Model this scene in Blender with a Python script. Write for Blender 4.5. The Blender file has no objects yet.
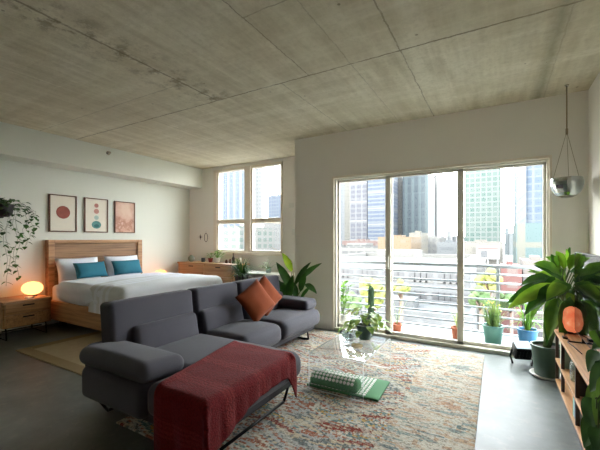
import bpy, bmesh, math, random
from mathutils import Vector, Matrix, noise
random.seed(7)
PI = math.pi
SC = bpy.context.scene
COL = SC.collection

# ---------------------------------------------------------------- photo geometry
F = 340.0; HZ = 239.0; CH = 1.4
YAW = math.atan(197.0 / F); _s, _c = math.sin(YAW), math.cos(YAW)
def P(u, v, X=None, Y=None, z=None):
    dx = (u-300)/F; dz = -(v-HZ)/F
    rx = -_s+dx*_c; ry = _c+dx*_s
    t = X/rx if X is not None else (Y/ry if Y is not None else (z-CH)/dz)
    return Vector((rx*t, ry*t, CH+dz*t))

# ---------------------------------------------------------------- materials
def newmat(name):
    m = bpy.data.materials.new(name); m.use_nodes = True
    nt = m.node_tree; nt.nodes.clear()
    out = nt.nodes.new('ShaderNodeOutputMaterial')
    return m, nt, out
class NT:
    def __init__(s, nt): s.nt = nt
    def n(s, t, **k):
        nd = s.nt.nodes.new(t)
        for a, b in k.items():
            if a.startswith('i_'):
                nd.inputs[a[2:].replace('_', ' ')].default_value = b
            else: setattr(nd, a, b)
        return nd
    def l(s, a, b): s.nt.links.new(a, b)
    def math(s, op, a, b=None, c=None):
        nd = s.nt.nodes.new('ShaderNodeMath'); nd.operation = op
        for i, x in enumerate((a, b, c)):
            if x is None: continue
            if isinstance(x, (int, float)): nd.inputs[i].default_value = x
            else: s.l(x, nd.inputs[i])
        return nd.outputs[0]
    def mix(s, f, a, b, bt='MIX'):
        nd = s.nt.nodes.new('ShaderNodeMix'); nd.data_type = 'RGBA'; nd.blend_type = bt
        for i, x in ((0, f), (6, a), (7, b)):
            if isinstance(x, (int, float)): nd.inputs[i].default_value = x
            elif isinstance(x, tuple): nd.inputs[i].default_value = (x[0], x[1], x[2], 1)
            else: s.l(x, nd.inputs[i])
        return nd.outputs[2]
    def ramp(s, f, stops, const=False):
        nd = s.nt.nodes.new('ShaderNodeValToRGB'); cr = nd.color_ramp
        cr.interpolation = 'CONSTANT' if const else 'LINEAR'
        while len(cr.elements) < len(stops): cr.elements.new(.5)
        for e, (p, c) in zip(cr.elements, stops):
            e.position = p; e.color = (c[0], c[1], c[2], 1) if isinstance(c, tuple) else (c, c, c, 1)
        s.l(f, nd.inputs[0]); return nd.outputs[0]
    def noise(s, vec, scale, detail=3, rough=.5):
        nd = s.n('ShaderNodeTexNoise'); nd.inputs['Scale'].default_value = scale
        nd.inputs['Detail'].default_value = detail; nd.inputs['Roughness'].default_value = rough
        if vec is not None: s.l(vec, nd.inputs['Vector'])
        return nd.outputs['Fac']
    def scale(s, vec, v):
        nd = s.n('ShaderNodeMapping'); nd.inputs['Scale'].default_value = v; s.l(vec, nd.inputs['Vector']); return nd.outputs[0]
def hexc(r, g, b):
    f = lambda x: (x/255/12.92) if x/255 <= .04045 else ((x/255+.055)/1.055)**2.4
    return (f(r), f(g), f(b))
def simple(name, col, rough=.6, metal=0., var=.12, vs=8., bump=0., bs=60., spec=.5, coat=0., stretch=(1, 1, 1), sheen=0., trans=0., emis=None, es=0.):
    m, nt, out = newmat(name); T = NT(nt)
    tc = T.n('ShaderNodeTexCoord').outputs['Object']
    v = T.scale(tc, stretch)
    nz = T.noise(v, vs, 4)
    f = T.math('MULTIPLY_ADD', nz, 2*var, 1-var)
    p = T.n('ShaderNodeBsdfPrincipled')
    c = T.mix(1.0, col, (1, 1, 1), 'MULTIPLY')
    cc = nt.nodes.new('ShaderNodeVectorMath'); cc.operation = 'SCALE'
    cc.inputs[0].default_value = col; T.l(f, cc.inputs['Scale']); T.l(cc.outputs[0], p.inputs['Base Color'])
    p.inputs['Roughness'].default_value = rough; p.inputs['Metallic'].default_value = metal
    p.inputs['Specular IOR Level'].default_value = spec; p.inputs['Coat Weight'].default_value = coat
    p.inputs['Sheen Weight'].default_value = sheen
    if emis: p.inputs['Emission Color'].default_value = (*emis, 1); p.inputs['Emission Strength'].default_value = es
    if bump:
        b = T.n('ShaderNodeBump'); b.inputs['Strength'].default_value = bump; b.inputs['Distance'].default_value = .004
        T.l(T.noise(v, bs, 3), b.inputs['Height']); T.l(b.outputs[0], p.inputs['Normal'])
    T.l(p.outputs[0], out.inputs[0]); return m
def wood(name, c1, c2, axis='Y', plank=.0, rough=.5, zs=26.):
    m, nt, out = newmat(name); T = NT(nt)
    tc = T.n('ShaderNodeTexCoord').outputs['Object']
    st = {'X': (1.2, zs, zs), 'Y': (zs, 1.2, zs), 'Z': (zs, zs, 1.2)}[axis]
    g = T.noise(T.scale(tc, st), 1.0, 5, .65)
    c = T.ramp(g, [(.3, c2), (.52, c1), (.75, tuple(min(1, x*1.25) for x in c1))])
    if plank:
        sp = T.n('ShaderNodeSeparateXYZ'); T.l(tc, sp.inputs[0])
        zz = T.math('FLOOR', T.math('DIVIDE', sp.outputs[2], plank))
        w = T.n('ShaderNodeTexWhiteNoise', noise_dimensions='1D'); T.l(zz, w.inputs['W'])
        c = T.mix(T.math('MULTIPLY', w.outputs[0], .55), c, tuple(x*.42 for x in c2))
    p = T.n('ShaderNodeBsdfPrincipled'); T.l(c, p.inputs['Base Color']); p.inputs['Roughness'].default_value = rough
    b = T.n('ShaderNodeBump'); b.inputs['Strength'].default_value = .15; b.inputs['Distance'].default_value = .003
    T.l(g, b.inputs['Height']); T.l(b.outputs[0], p.inputs['Normal'])
    T.l(p.outputs[0], out.inputs[0]); return m
def clear(name, tint=(1, 1, 1), ior=1.45, gl=1.0, white=0.0, rough=0.0):
    m, nt, out = newmat(name); T = NT(nt)
    tr = T.n('ShaderNodeBsdfTransparent'); tr.inputs[0].default_value = (*tint, 1)
    g = T.n('ShaderNodeBsdfGlossy'); g.inputs['Roughness'].default_value = rough
    fr = T.n('ShaderNodeFresnel'); fr.inputs[0].default_value = ior
    fr.inputs[0].default_value = ior; bf = T.n('ShaderNodeNewGeometry').outputs['Backfacing']
    mx = T.n('ShaderNodeMixShader'); T.l(T.math('MULTIPLY', T.math('MULTIPLY', fr.outputs[0], gl), T.math('SUBTRACT', 1., bf)), mx.inputs[0])
    T.l(tr.outputs[0], mx.inputs[1]); T.l(g.outputs[0], mx.inputs[2]); last = mx
    if white:
        d = T.n('ShaderNodeBsdfTranslucent'); d.inputs[0].default_value = (.9, .93, .95, 1)
        d2 = T.n('ShaderNodeBsdfDiffuse'); d2.inputs[0].default_value = (.9, .93, .95, 1)
        ad = T.n('ShaderNodeMixShader'); ad.inputs[0].default_value = .5; T.l(d.outputs[0], ad.inputs[1]); T.l(d2.outputs[0], ad.inputs[2])
        m2 = T.n('ShaderNodeMixShader'); m2.inputs[0].default_value = white
        T.l(mx.outputs[0], m2.inputs[1]); T.l(ad.outputs[0], m2.inputs[2]); last = m2
    T.l(last.outputs[0], out.inputs[0]); return m
def leafmat(name, c1, c2, rough=.4, scale=6., trans=.35):
    m, nt, out = newmat(name); T = NT(nt)
    tc = T.n('ShaderNodeTexCoord').outputs['Object']
    c = T.ramp(T.noise(tc, scale, 2), [(.35, c1), (.65, c2)])
    p = T.n('ShaderNodeBsdfPrincipled'); T.l(c, p.inputs['Base Color']); p.inputs['Roughness'].default_value = rough
    t = T.n('ShaderNodeBsdfTranslucent'); T.l(T.mix(1., c, (1., 1., .45), 'MULTIPLY'), t.inputs[0]); p.inputs['Specular IOR Level'].default_value = .3
    mx = T.n('ShaderNodeMixShader'); mx.inputs[0].default_value = trans
    T.l(p.outputs[0], mx.inputs[1]); T.l(t.outputs[0], mx.inputs[2]); T.l(mx.outputs[0], out.inputs[0]); return m

def concrete_ceiling():
    m, nt, out = newmat('ceiling_concrete'); T = NT(nt)
    tc = T.n('ShaderNodeTexCoord').outputs['Object']
    sp = T.n('ShaderNodeSeparateXYZ'); T.l(tc, sp.inputs[0]); X, Y = sp.outputs[0], sp.outputs[1]
    big = T.noise(tc, .9, 5, .62)
    c = T.ramp(big, [(.3, hexc(205, 198, 174)), (.5, hexc(222, 216, 193)), (.72, hexc(234, 229, 210))])
    streak = T.noise(T.scale(tc, (4.5, .5, 1)), 1.3, 4, .7)
    c = T.mix(T.ramp(streak, [(.40, 0.), (.66, .65)]), c, hexc(178, 168, 138))
    streak2 = T.noise(T.scale(tc, (.6, 5.5, 1)), 1.1, 3, .6)
    c = T.mix(T.ramp(streak2, [(.46, 0.), (.7, .5)]), c, hexc(240, 236, 218))
    mott = T.noise(tc, 22, 3, .7)
    c = T.mix(T.ramp(mott, [(.45, 0.), (.8, .5)]), c, hexc(172, 162, 136))
    # formwork panel tone: each ply sheet a little different
    px = T.math('FLOOR', T.math('DIVIDE', T.math('ADD', X, 1.61), 1.22)); py = T.math('FLOOR', T.math('DIVIDE', T.math('ADD', Y, -.52), 2.44))
    w = T.n('ShaderNodeTexWhiteNoise', noise_dimensions='2D'); cb = T.n('ShaderNodeCombineXYZ'); T.l(px, cb.inputs[0]); T.l(py, cb.inputs[1]); T.l(cb.outputs[0], w.inputs['Vector'])
    c = T.mix(T.math('MULTIPLY', w.outputs[0], .3), c, hexc(196, 187, 160))
    wob = T.math('MULTIPLY', T.math('SUBTRACT', T.noise(tc, 9, 3, .7), .5), .035)
    Xw = T.math('ADD', X, wob); Yw = T.math('ADD', Y, wob)
    brk = T.noise(tc, 5, 4, .8)
    def line(coord, at, wd, strength, gate=None):
        d = T.math('ABSOLUTE', T.math('SUBTRACT', coord, at))
        f = T.math('MULTIPLY', T.math('LESS_THAN', d, wd), strength)
        f = T.math('MULTIPLY', f, T.ramp(brk, [(.3, .35), (.5, 1.)]))
        if gate is not None: f = T.math('MULTIPLY', f, gate)
        return f
    near = T.math('LESS_THAN', Y, 2.96); far = T.math('GREATER_THAN', Y, 2.96)
    L = [line(Yw, 2.96, .009, .9), line(Xw, -.72, .006, .7), line(Xw, -1.61, .005, .7, near), line(Xw, -2.83, .012, .8, near),
         line(Xw, -1.17, .005, .35), line(Yw, 1.945, .006, .55, T.math('GREATER_THAN', X, -1.61)), line(Yw, .52, .007, .5), line(Xw, -4.05, .005, .35), line(Xw, -5.27, .005, .3),
         line(Yw, 2.45, .006, .5, T.math('LESS_THAN', X, -2.83)), line(Xw, -1.94, .006, .5, far), line(Yw, 4.2, .005, .35, T.math('LESS_THAN', X, -2.83)), line(Xw, .46, .006, .25)]
    tot = L[0]
    for q in L[1:]: tot = T.math('MAXIMUM', tot, q)
    c = T.mix(T.math('MULTIPLY', tot, .8), c, hexc(104, 94, 72))
    # green-brown damp stain by the right wall
    d = T.math('ABSOLUTE', T.math('SUBTRACT', T.math('ADD', X, T.math('MULTIPLY', T.math('SUBTRACT', brk, .5), .10)), .41))
    c = T.mix(T.math('MULTIPLY', T.math('SUBTRACT', 1., T.math('MINIMUM', T.math('DIVIDE', d, .1), 1.)), .5), c, hexc(112, 108, 78))
    dD = T.math('SUBTRACT', 1., T.math('MINIMUM', T.math('DIVIDE', T.math('ABSOLUTE', T.math('ADD', X, 2.85)), .4), 1.))
    c = T.mix(T.math('MULTIPLY', T.math('MULTIPLY', dD, near), T.ramp(T.noise(tc, 6., 4, .75), [(.5, 0.), (.62, .8)])), c, hexc(120, 108, 80))
    bd = T.math('FLOOR', T.math('MULTIPLY', X, 7.)); wb = T.n('ShaderNodeTexWhiteNoise', noise_dimensions='1D'); T.l(bd, wb.inputs['W'])
    c = T.mix(T.math('MULTIPLY', wb.outputs[0], T.ramp(T.noise(tc, .8, 2), [(.45, 0.), (.6, .28)])), c, hexc(176, 166, 138))
    # pitted bug holes and drips
    vr = T.n('ShaderNodeTexVoronoi'); vr.inputs['Scale'].default_value = 3.1; T.l(tc, vr.inputs['Vector'])
    dots = T.math('LESS_THAN', vr.outputs['Distance'], .035)
    c = T.mix(T.math('MULTIPLY', dots, .6), c, hexc(96, 88, 66))
    p = T.n('ShaderNodeBsdfPrincipled'); T.l(c, p.inputs['Base Color']); p.inputs['Roughness'].default_value = .85
    b = T.n('ShaderNodeBump'); b.inputs['Strength'].default_value = .35; b.inputs['Distance'].default_value = .01
    T.l(T.math('ADD', T.noise(tc, 30, 4, .7), T.math('MULTIPLY', tot, -2.)), b.inputs['Height']); T.l(b.outputs[0], p.inputs['Normal'])
    T.l(p.outputs[0], out.inputs[0]); return m
def floor_mat():
    m, nt, out = newmat('polished_concrete'); T = NT(nt)
    tc = T.n('ShaderNodeTexCoord').outputs['Object']
    c = T.ramp(T.noise(tc, 1.6, 6, .65), [(.3, hexc(72, 77, 74)), (.55, hexc(96, 102, 98)), (.75, hexc(114, 120, 116))])
    c = T.mix(T.ramp(T.noise(tc, 9, 4, .7), [(.55, 0.), (.75, .4)]), c, hexc(140, 135, 120))
    p = T.n('ShaderNodeBsdfPrincipled'); T.l(c, p.inputs['Base Color'])
    r = T.math('MULTIPLY_ADD', T.noise(tc, 3, 4, .6), .10, .40); T.l(r, p.inputs['Roughness'])
    p.inputs['Specular IOR Level'].default_value = .5
    T.l(p.outputs[0], out.inputs[0]); return m
def rug_mat():
    m, nt, out = newmat('rug_multicolour'); T = NT(nt)
    tc = T.n('ShaderNodeTexCoord').outputs['Object']
    sp = T.n('ShaderNodeSeparateXYZ'); T.l(tc, sp.inputs[0]); X, Y = sp.outputs[0], sp.outputs[1]
    # woven quantised cells
    q = 55.
    xq = T.math('DIVIDE', T.math('FLOOR', T.math('MULTIPLY', X, q*.6)), q*.6); yq = T.math('DIVIDE', T.math('FLOOR', T.math('MULTIPLY', Y, q)), q)
    tri = T.math('PINGPONG', X, .42)
    wy = T.math('ADD', yq, T.math('MULTIPLY', tri, .34))
    cb = T.n('ShaderNodeCombineXYZ'); T.l(T.math('MULTIPLY', xq, .9), cb.inputs[0]); T.l(T.math('MULTIPLY', wy, 7.5), cb.inputs[1])
    n1 = T.noise(cb.outputs[0], 1.15, 2, .5)
    cols = [(0., hexc(86, 52, 46)), (.30, hexc(150, 74, 60)), (.37, hexc(214, 196, 168)), (.42, hexc(120, 128, 128)), (.455, hexc(190, 190, 186)),
            (.50, hexc(178, 112, 88)), (.535, hexc(224, 214, 196)), (.575, hexc(110, 140, 140)), (.61, hexc(206, 166, 96)), (.645, hexc(168, 176, 178)), (.70, hexc(124, 82, 78)), (.76, hexc(196, 186, 170))]
    c = T.ramp(n1, cols, True)
    cb2 = T.n('ShaderNodeCombineXYZ'); T.l(T.math('MULTIPLY', xq, 3.), cb2.inputs[0]); T.l(T.math('MULTIPLY', yq, 14.), cb2.inputs[1])
    n2 = T.noise(cb2.outputs[0], 1.0, 2, .5)
    c2 = T.ramp(n2, [(0., hexc(150, 170, 166)), (.42, hexc(222, 214, 198)), (.52, hexc(214, 180, 150)), (.58, hexc(226, 220, 206)), (.66, hexc(120, 146, 150))], True)
    border = T.math('GREATER_THAN', T.math('ADD', X, T.math('MULTIPLY', T.noise(tc, 6, 2), .12)), .85)
    c = T.mix(T.math('MULTIPLY', border, .8), c, c2)
    # pale diamonds that break up the stripes
    dia = T.math('ADD', T.math('PINGPONG', T.math('ADD', X, .2), .36), T.math('PINGPONG', Y, .44))
    dm = T.math('LESS_THAN', T.math('ABSOLUTE', T.math('SUBTRACT', dia, .4)), .035)
    c = T.mix(T.math('MULTIPLY', dm, .5), c, hexc(228, 222, 206))
    # tuft speckle
    wv = T.n('ShaderNodeTexVoronoi'); wv.inputs['Scale'].default_value = 1.; T.l(T.scale(tc, (75, 110, 1)), wv.inputs['Vector'])
    sx = T.n('ShaderNodeSeparateColor'); T.l(wv.outputs['Color'], sx.inputs[0])
    c = T.mix(T.math('MULTIPLY', T.math('GREATER_THAN', sx.outputs[0], .62), .32), c, hexc(226, 219, 203))
    c = T.mix(T.math('MULTIPLY', T.math('GREATER_THAN', sx.outputs[1], .8), .5), c, hexc(94, 74, 66))
    hs = T.n('ShaderNodeHueSaturation'); hs.inputs['Saturation'].default_value = 1.02; hs.inputs['Value'].default_value = .66; T.l(c, hs.inputs['Color'])
    p = T.n('ShaderNodeBsdfPrincipled'); T.l(hs.outputs[0], p.inputs['Base Color']); p.inputs['Roughness'].default_value = .95; p.inputs['Specular IOR Level'].default_value = .1
    b = T.n('ShaderNodeBump'); b.inputs['Strength'].default_value = .6; b.inputs['Distance'].default_value = .006
    T.l(wv.outputs['Distance'], b.inputs['Height']); T.l(b.outputs[0], p.inputs['Normal'])
    T.l(p.outputs[0], out.inputs[0]); return m
def throw_mat():
    m, nt, out = newmat('burgundy_knit'); T = NT(nt)
    uv = T.n('ShaderNodeTexCoord').outputs['UV']
    sp = T.n('ShaderNodeSeparateXYZ'); T.l(uv, sp.inputs[0]); u, v = sp.outputs[0], sp.outputs[1]
    w = T.math('PINGPONG', T.math('MULTIPLY', v, 1.), .36)
    band = T.math('MULTIPLY', T.math('LESS_THAN', T.math('ABSOLUTE', T.math('SUBTRACT', w, .2)), .05), 1.)
    hatch = T.math('GREATER_THAN', T.math('FRACT', T.math('MULTIPLY', v, 34)), .4)
    c = T.mix(T.math('MULTIPLY', band, T.math('MULTIPLY_ADD', hatch, .28, .12)), hexc(112, 26, 29), hexc(152, 60, 58))
    kn = T.n('ShaderNodeTexVoronoi'); kn.inputs['Scale'].default_value = 1.; T.l(T.scale(uv, (95, 95, 1)), kn.inputs['Vector'])
    c = T.mix(T.math('MULTIPLY', kn.outputs['Distance'], .7), c, hexc(60, 10, 14))
    p = T.n('ShaderNodeBsdfPrincipled'); T.l(c, p.inputs['Base Color']); p.inputs['Roughness'].default_value = .95; p.inputs['Specular IOR Level'].default_value = .15
    p.inputs['Sheen Weight'].default_value = .04
    b = T.n('ShaderNodeBump'); b.inputs['Strength'].default_value = 1.; b.inputs['Distance'].default_value = .006; b.invert = True
    b.inputs['Distance'].default_value = .0025; T.l(T.math('MULTIPLY', kn.outputs['Distance'], 1.), b.inputs['Height']); T.l(b.outputs[0], p.inputs['Normal'])
    T.l(p.outputs[0], out.inputs[0]); return m
def facade(name, wall, glass, fh=3.2, ww=3., vf=.55, hf=.7, band=None, bandw=None, vstripe=None, mixn=.25, rough=.6):
    """wall with rows of windows; vertical extent fraction vf of each storey, hf of each bay"""
    m, nt, out = newmat(name); T = NT(nt)
    tc = T.n('ShaderNodeTexCoord').outputs['Object']
    sp = T.n('ShaderNodeSeparateXYZ'); T.l(tc, sp.inputs[0])
    h = T.math('ADD', T.math('ADD', sp.outputs[0], sp.outputs[1]), 500.); z = T.math('ADD', sp.outputs[2], .01)
    a = T.math('LESS_THAN', T.math('FRACT', T.math('DIVIDE', z, fh)), vf)
    b = T.math('LESS_THAN', T.math('FRACT', T.math('DIVIDE', h, ww)), hf)
    w = T.n('ShaderNodeTexWhiteNoise', noise_dimensions='2D'); cb = T.n('ShaderNodeCombineXYZ')
    T.l(T.math('FLOOR', T.math('DIVIDE', h, ww)), cb.inputs[0]); T.l(T.math('FLOOR', T.math('DIVIDE', z, fh)), cb.inputs[1]); T.l(cb.outputs[0], w.inputs['Vector'])
    g = T.mix(T.math('MULTIPLY', w.outputs[0], mixn), glass, wall)
    nrm = T.n('ShaderNodeNewGeometry'); sn = T.n('ShaderNodeSeparateXYZ'); T.l(nrm.outputs['Normal'], sn.inputs[0])
    side = T.math('LESS_THAN', sn.outputs[2], .5)
    c = T.mix(T.math('MULTIPLY', T.math('MULTIPLY', a, b), side), wall, g)
    if band: c = T.mix(T.math('MULTIPLY', T.math('LESS_THAN', T.math('FRACT', T.math('DIVIDE', z, bandw)), .09), side), c, band)
    if vstripe: c = T.mix(T.math('MULTIPLY', T.math('LESS_THAN', T.math('FRACT', T.math('DIVIDE', h, vstripe[0])), vstripe[1]), side), c, vstripe[2])
    p = T.n('ShaderNodeBsdfPrincipled'); T.l(c, p.inputs['Base Color']); p.inputs['Roughness'].default_value = rough; p.inputs['Specular IOR Level'].default_value = .2
    T.l(p.outputs[0], out.inputs[0]); return m

# ---------------------------------------------------------------- mesh helpers
def build(name, bm, mats, parent=None, smooth=False, loc=None, auto=None):
    me = bpy.data.meshes.new(name)
    bmesh.ops.recalc_face_normals(bm, faces=bm.faces[:])
    bm.to_mesh(me); bm.free()
    for m in (mats if isinstance(mats, (list, tuple)) else [mats]): me.materials.append(m)
    if smooth:
        for p in me.polygons: p.use_smooth = True
        if auto is not None:
            me.set_sharp_from_angle(angle=math.radians(auto))
    o = bpy.data.objects.new(name, me); COL.objects.link(o)
    if parent: o.parent = parent; o.location = -parent.location if loc is None else loc
    elif loc: o.location = loc
    return o
def recentre(o, c):
    """move the origin of a top-level mesh to c, geometry stays"""
    c = Vector(c); o.data.transform(Matrix.Translation(-c)); o.location = c; return o
def thing(name, loc, label, cat, group=None, kind=None):
    o = bpy.data.objects.new(name, None); COL.objects.link(o); o.location = loc; o.empty_display_size = .1
    return tag(o, label, cat, group, kind)
def tag(o, label, cat, group=None, kind=None):
    o['label'] = label; o['category'] = cat
    if group: o['group'] = group
    if kind: o['kind'] = kind
    return o
def box(bm, x0, x1, y0, y1, z0, z1, bev=0., mi=0, seg=2, M=None):
    x0, x1 = min(x0, x1), max(x0, x1); y0, y1 = min(y0, y1), max(y0, y1); z0, z1 = min(z0, z1), max(z0, z1)
    r = bmesh.ops.create_cube(bm, size=1.)
    vs = r['verts']
    for v in vs: v.co = Vector((x0+(v.co.x+.5)*(x1-x0), y0+(v.co.y+.5)*(y1-y0), z0+(v.co.z+.5)*(z1-z0)))
    if bev:
        es = list({e for v in vs for e in v.link_edges})
        r2 = bmesh.ops.bevel(bm, geom=es, offset=bev, segments=seg, affect='EDGES', profile=.5)
        vs = list({v for f in r2['faces'] for v in f.verts} | {v for v in vs if v.is_valid})
    fs = {f for v in vs for f in v.link_faces}
    for f in fs: f.material_index = mi
    if M is not None:
        for v in {v for f in fs for v in f.verts}: v.co = M @ v.co
    return fs
def rbox(bm, x0, x1, y0, y1, z0, z1, r=.05, puff=(0, 0, 0), M=None, n=8, arc=4, wob=0., mi=0, tuft=None):
    """rounded soft box; puff = outward bulge of the x, y, z faces (metres)"""
    c = Vector(((x0+x1)/2, (y0+y1)/2, (z0+z1)/2)); h = Vector((abs(x1-x0)/2, abs(y1-y0)/2, abs(z1-z0)/2)); r = min(r, min(h)*.98)
    def samp(H):
        a = [-H + r*(1-math.cos(PI/2*i/arc)) if False else -H + r*i/arc for i in range(arc)]
        inner = [-(H-r)+2*(H-r)*i/n for i in range(n+1)]
        return a+inner+[-x for x in reversed(a)]
    S = [samp(h[i]) for i in range(3)]
    vd = {}
    def V(i, j, k):
        key = (i, j, k)
        if key in vd: return vd[key]
        q = Vector((S[0][i], S[1][j], S[2][k]))
        inn = Vector([max(-(h[a]-r), min(h[a]-r, q[a])) for a in range(3)])
        d = q-inn
        if d.length > 1e-9: p = inn+d.normalized()*r
        else: p = q
        t = [q[a]/h[a] for a in range(3)]
        for a in range(3):
            if puff[a]:
                o1, o2 = [b for b in range(3) if b != a]
                p[a] += puff[a]*(1-t[o1]**2)*(1-t[o2]**2)*t[a]
        if wob:
            nn = noise.noise((p+c)*6.)*wob; p += (p.normalized() if p.length > 0 else p)*nn
        p = p+c
        if M is not None: p = M @ p
        vd[key] = bm.verts.new(p); return vd[key]
    N = [len(s)-1 for s in S]
    def face(*a):
        f = bm.faces.new(a); f.material_index = mi; f.smooth = True
    for k in (0, N[2]):
        for i in range(N[0]):
            for j in range(N[1]): face(V(i, j, k), V(i+1, j, k), V(i+1, j+1, k), V(i, j+1, k))
    for i in (0, N[0]):
        for k in range(N[2]):
            for j in range(N[1]): face(V(i, j, k), V(i, j+1, k), V(i, j+1, k+1), V(i, j, k+1))
    for j in (0, N[1]):
        for k in range(N[2]):
            for i in range(N[0]): face(V(i, j, k), V(i+1, j, k), V(i+1, j, k+1), V(i, j, k+1))
def tube(bm, pts, r, n=8, mi=0, cap=True):
    pts = [Vector(p) for p in pts]; rings = []
    rr = r if isinstance(r, (list, tuple)) else [r]*len(pts)
    up = None
    for i, p in enumerate(pts):
        t = (pts[min(i+1, len(pts)-1)]-pts[max(i-1, 0)]).normalized()
        if up is None: up = t.orthogonal().normalized()
        up = (up-t*up.dot(t)); up = up.normalized() if up.length > 1e-6 else t.orthogonal().normalized()
        s = t.cross(up)
        rings.append([bm.verts.new(p+(up*math.cos(2*PI*k/n)+s*math.sin(2*PI*k/n))*rr[i]) for k in range(n)])
    for a, b in zip(rings, rings[1:]):
        for k in range(n):
            f = bm.faces.new((a[k], a[(k+1) % n], b[(k+1) % n], b[k])); f.material_index = mi; f.smooth = True
    if cap:
        for rg in (rings[0], rings[-1]):
            f = bm.faces.new(rg); f.material_index = mi
def lathe(bm, prof, c=(0, 0, 0), n=28, mi=0, flat=False, cap=True, sx=1., sy=1.):
    c = Vector(c); rings = []
    for (r, z) in prof:
        if r < 1e-5: rings.append([bm.verts.new(c+Vector((0, 0, z)))])
        else: rings.append([bm.verts.new(c+Vector((r*sx*math.cos(2*PI*k/n), r*sy*math.sin(2*PI*k/n), z))) for k in range(n)])
    for a, b in zip(rings, rings[1:]):
        for k in range(n):
            va = (a[k], a[(k+1) % n]) if len(a) > 1 else (a[0],)
            vb = (b[(k+1) % n], b[k]) if len(b) > 1 else (b[0],)
            if len(va)+len(vb) < 3: continue
            f = bm.faces.new(va+vb); f.material_index = mi; f.smooth = not flat
    return rings
def pillow_bm(w, h, t, M, n=14, mi=0, dent=0.):
    bm = bmesh.new(); g = {}
    for s in (1, -1):
        for i in range(n+1):
            for j in range(n+1):
                x, y = -1+2*i/n, -1+2*j/n
                edge = i in (0, n) or j in (0, n)
                if edge and (0, i, j) in g: g[(s, i, j)] = g[(0, i, j)]; continue
                th = 0 if edge else (max(0, (1-abs(x)**2.4)*(1-abs(y)**2.4)))**.5
                px = x*(1-.07*(1-y*y)*0 - .05*math.cos(y*PI/2)*abs(x)); py = y*(1-.05*math.cos(x*PI/2)*abs(y))
                z = s*t/2*th*(1+.15*noise.noise(Vector((x*1.7, y*1.7, s*3+w*9))))
                if dent and s > 0: z -= dent*math.exp(-(x*x)/.08)*max(0, y)
                v = bm.verts.new(M @ Vector((px*w/2, py*h/2, z)))
                g[(s, i, j)] = v
                if edge: g[(0, i, j)] = v
    for s in (1, -1):
        for i in range(n):
            for j in range(n):
                vs = [g[(s, i, j)], g[(s, i+1, j)], g[(s, i+1, j+1)], g[(s, i, j+1)]]
                if len(set(vs)) >= 3:
                    f = bm.faces.new(vs if s > 0 else vs[::-1]); f.smooth = True; f.material_index = mi
    return bm
def leaf(bm, p0, p1, w, sag=.1, fold=.25, n=8, shape='lance', mi=0, up=None, wave=0., tip_drop=0.):
    """blade from p0 to p1, arching by sag, folded along the midrib"""
    p0, p1 = Vector(p0), Vector(p1); d = p1-p0; L = d.length
    up = Vector(up) if up else Vector((0, 0, 1))
    side = d.cross(up)
    if side.length < 1e-4: side = d.orthogonal()
    side.normalize(); nrm = side.cross(d).normalized()
    rows = []
    for i in range(n+1):
        t = i/n
        if shape == 'heart': wd = w*.5*(math.sin(PI*min(1, t**.62))**.8) if t < 1 else 0
        elif shape == 'oval': wd = w*.5*math.sin(PI*min(1, t**.85))**.7 if 0 < t < 1 else 0
        elif shape == 'grass': wd = w*.5*(1-t)**.6*(.6+.4*min(1, t*6))
        else: wd = w*.5*(math.sin(PI*t**.8)**.85 if 0 < t < 1 else 0)
        wd = max(wd, w*.012)
        c = p0+d*t+Vector((0, 0, 1))*(sag*4*t*(1-t)) - Vector((0, 0, 1))*tip_drop*t*t*L
        wv = wave*math.sin(t*17+w*40)*wd
        rows.append([bm.verts.new(c-side*wd+nrm*(fold*wd+wv)), bm.verts.new(c-side*wd*.5+nrm*fold*wd*.35), bm.verts.new(c), bm.verts.new(c+side*wd*.5+nrm*fold*wd*.35), bm.verts.new(c+side*wd+nrm*(fold*wd-wv))])
    for a, b in zip(rows, rows[1:]):
        for k in range(4):
            f = bm.faces.new((a[k], a[k+1], b[k+1], b[k])); f.smooth = True; f.material_index = mi
def arc(p0, p1, bulge, n=8):
    p0, p1 = Vector(p0), Vector(p1); b = Vector(bulge)
    return [p0.lerp(p1, i/n)+b*(4*(i/n)*(1-i/n)) for i in range(n+1)]

# ---------------------------------------------------------------- palette
M_wall = simple('wall_paint', hexc(240, 236, 228), .75, var=.02, vs=2, bump=.05, bs=120, spec=.3)
M_wallL = simple('wall_paint_cool', hexc(226, 228, 218), .75, var=.02, vs=2, spec=.3)
M_ceil = concrete_ceiling(); M_floor = floor_mat(); M_rug = rug_mat(); M_throw = throw_mat()
M_alu = simple('frame_beige_metal', hexc(222, 217, 204), .45, .0, var=.03)
M_wframe = simple('frame_cream', hexc(238, 228, 212), .5, var=.02)
M_rail = simple('rail_grey_paint', hexc(150, 156, 162), .4, .3, var=.04)
M_glass = clear('window_glass', (.97, .985, .98), 1.35, .8)
M_acryl = clear('acrylic_clear', (.955, .97, .98), 1.5, 1.9, white=.09)  # white share paints the pale window sheen into the table top
M_acryle = clear('acrylic_edge', (.9, .95, .97), 1.5, 1., white=.75)  # milky white paints the bright glint along the edges
M_sofa = simple('charcoal_upholstery', hexc(68, 67, 75), .85, var=.08, vs=5, bump=.35, bs=320, spec=.25, sheen=.12)
M_sofa2 = simple('charcoal_upholstery_base', hexc(58, 57, 61), .85, var=.06, vs=5, bump=.3, bs=320, spec=.2)
M_black = simple('black_metal', hexc(28, 27, 27), .35, .5, var=.05)
M_chrome = simple('chrome', hexc(210, 210, 208), .15, 1., var=.02)
M_rust = simple('rust_velvet', hexc(122, 58, 28), .85, var=.15, vs=12, bump=.3, bs=200, sheen=.05, spec=.15)
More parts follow.
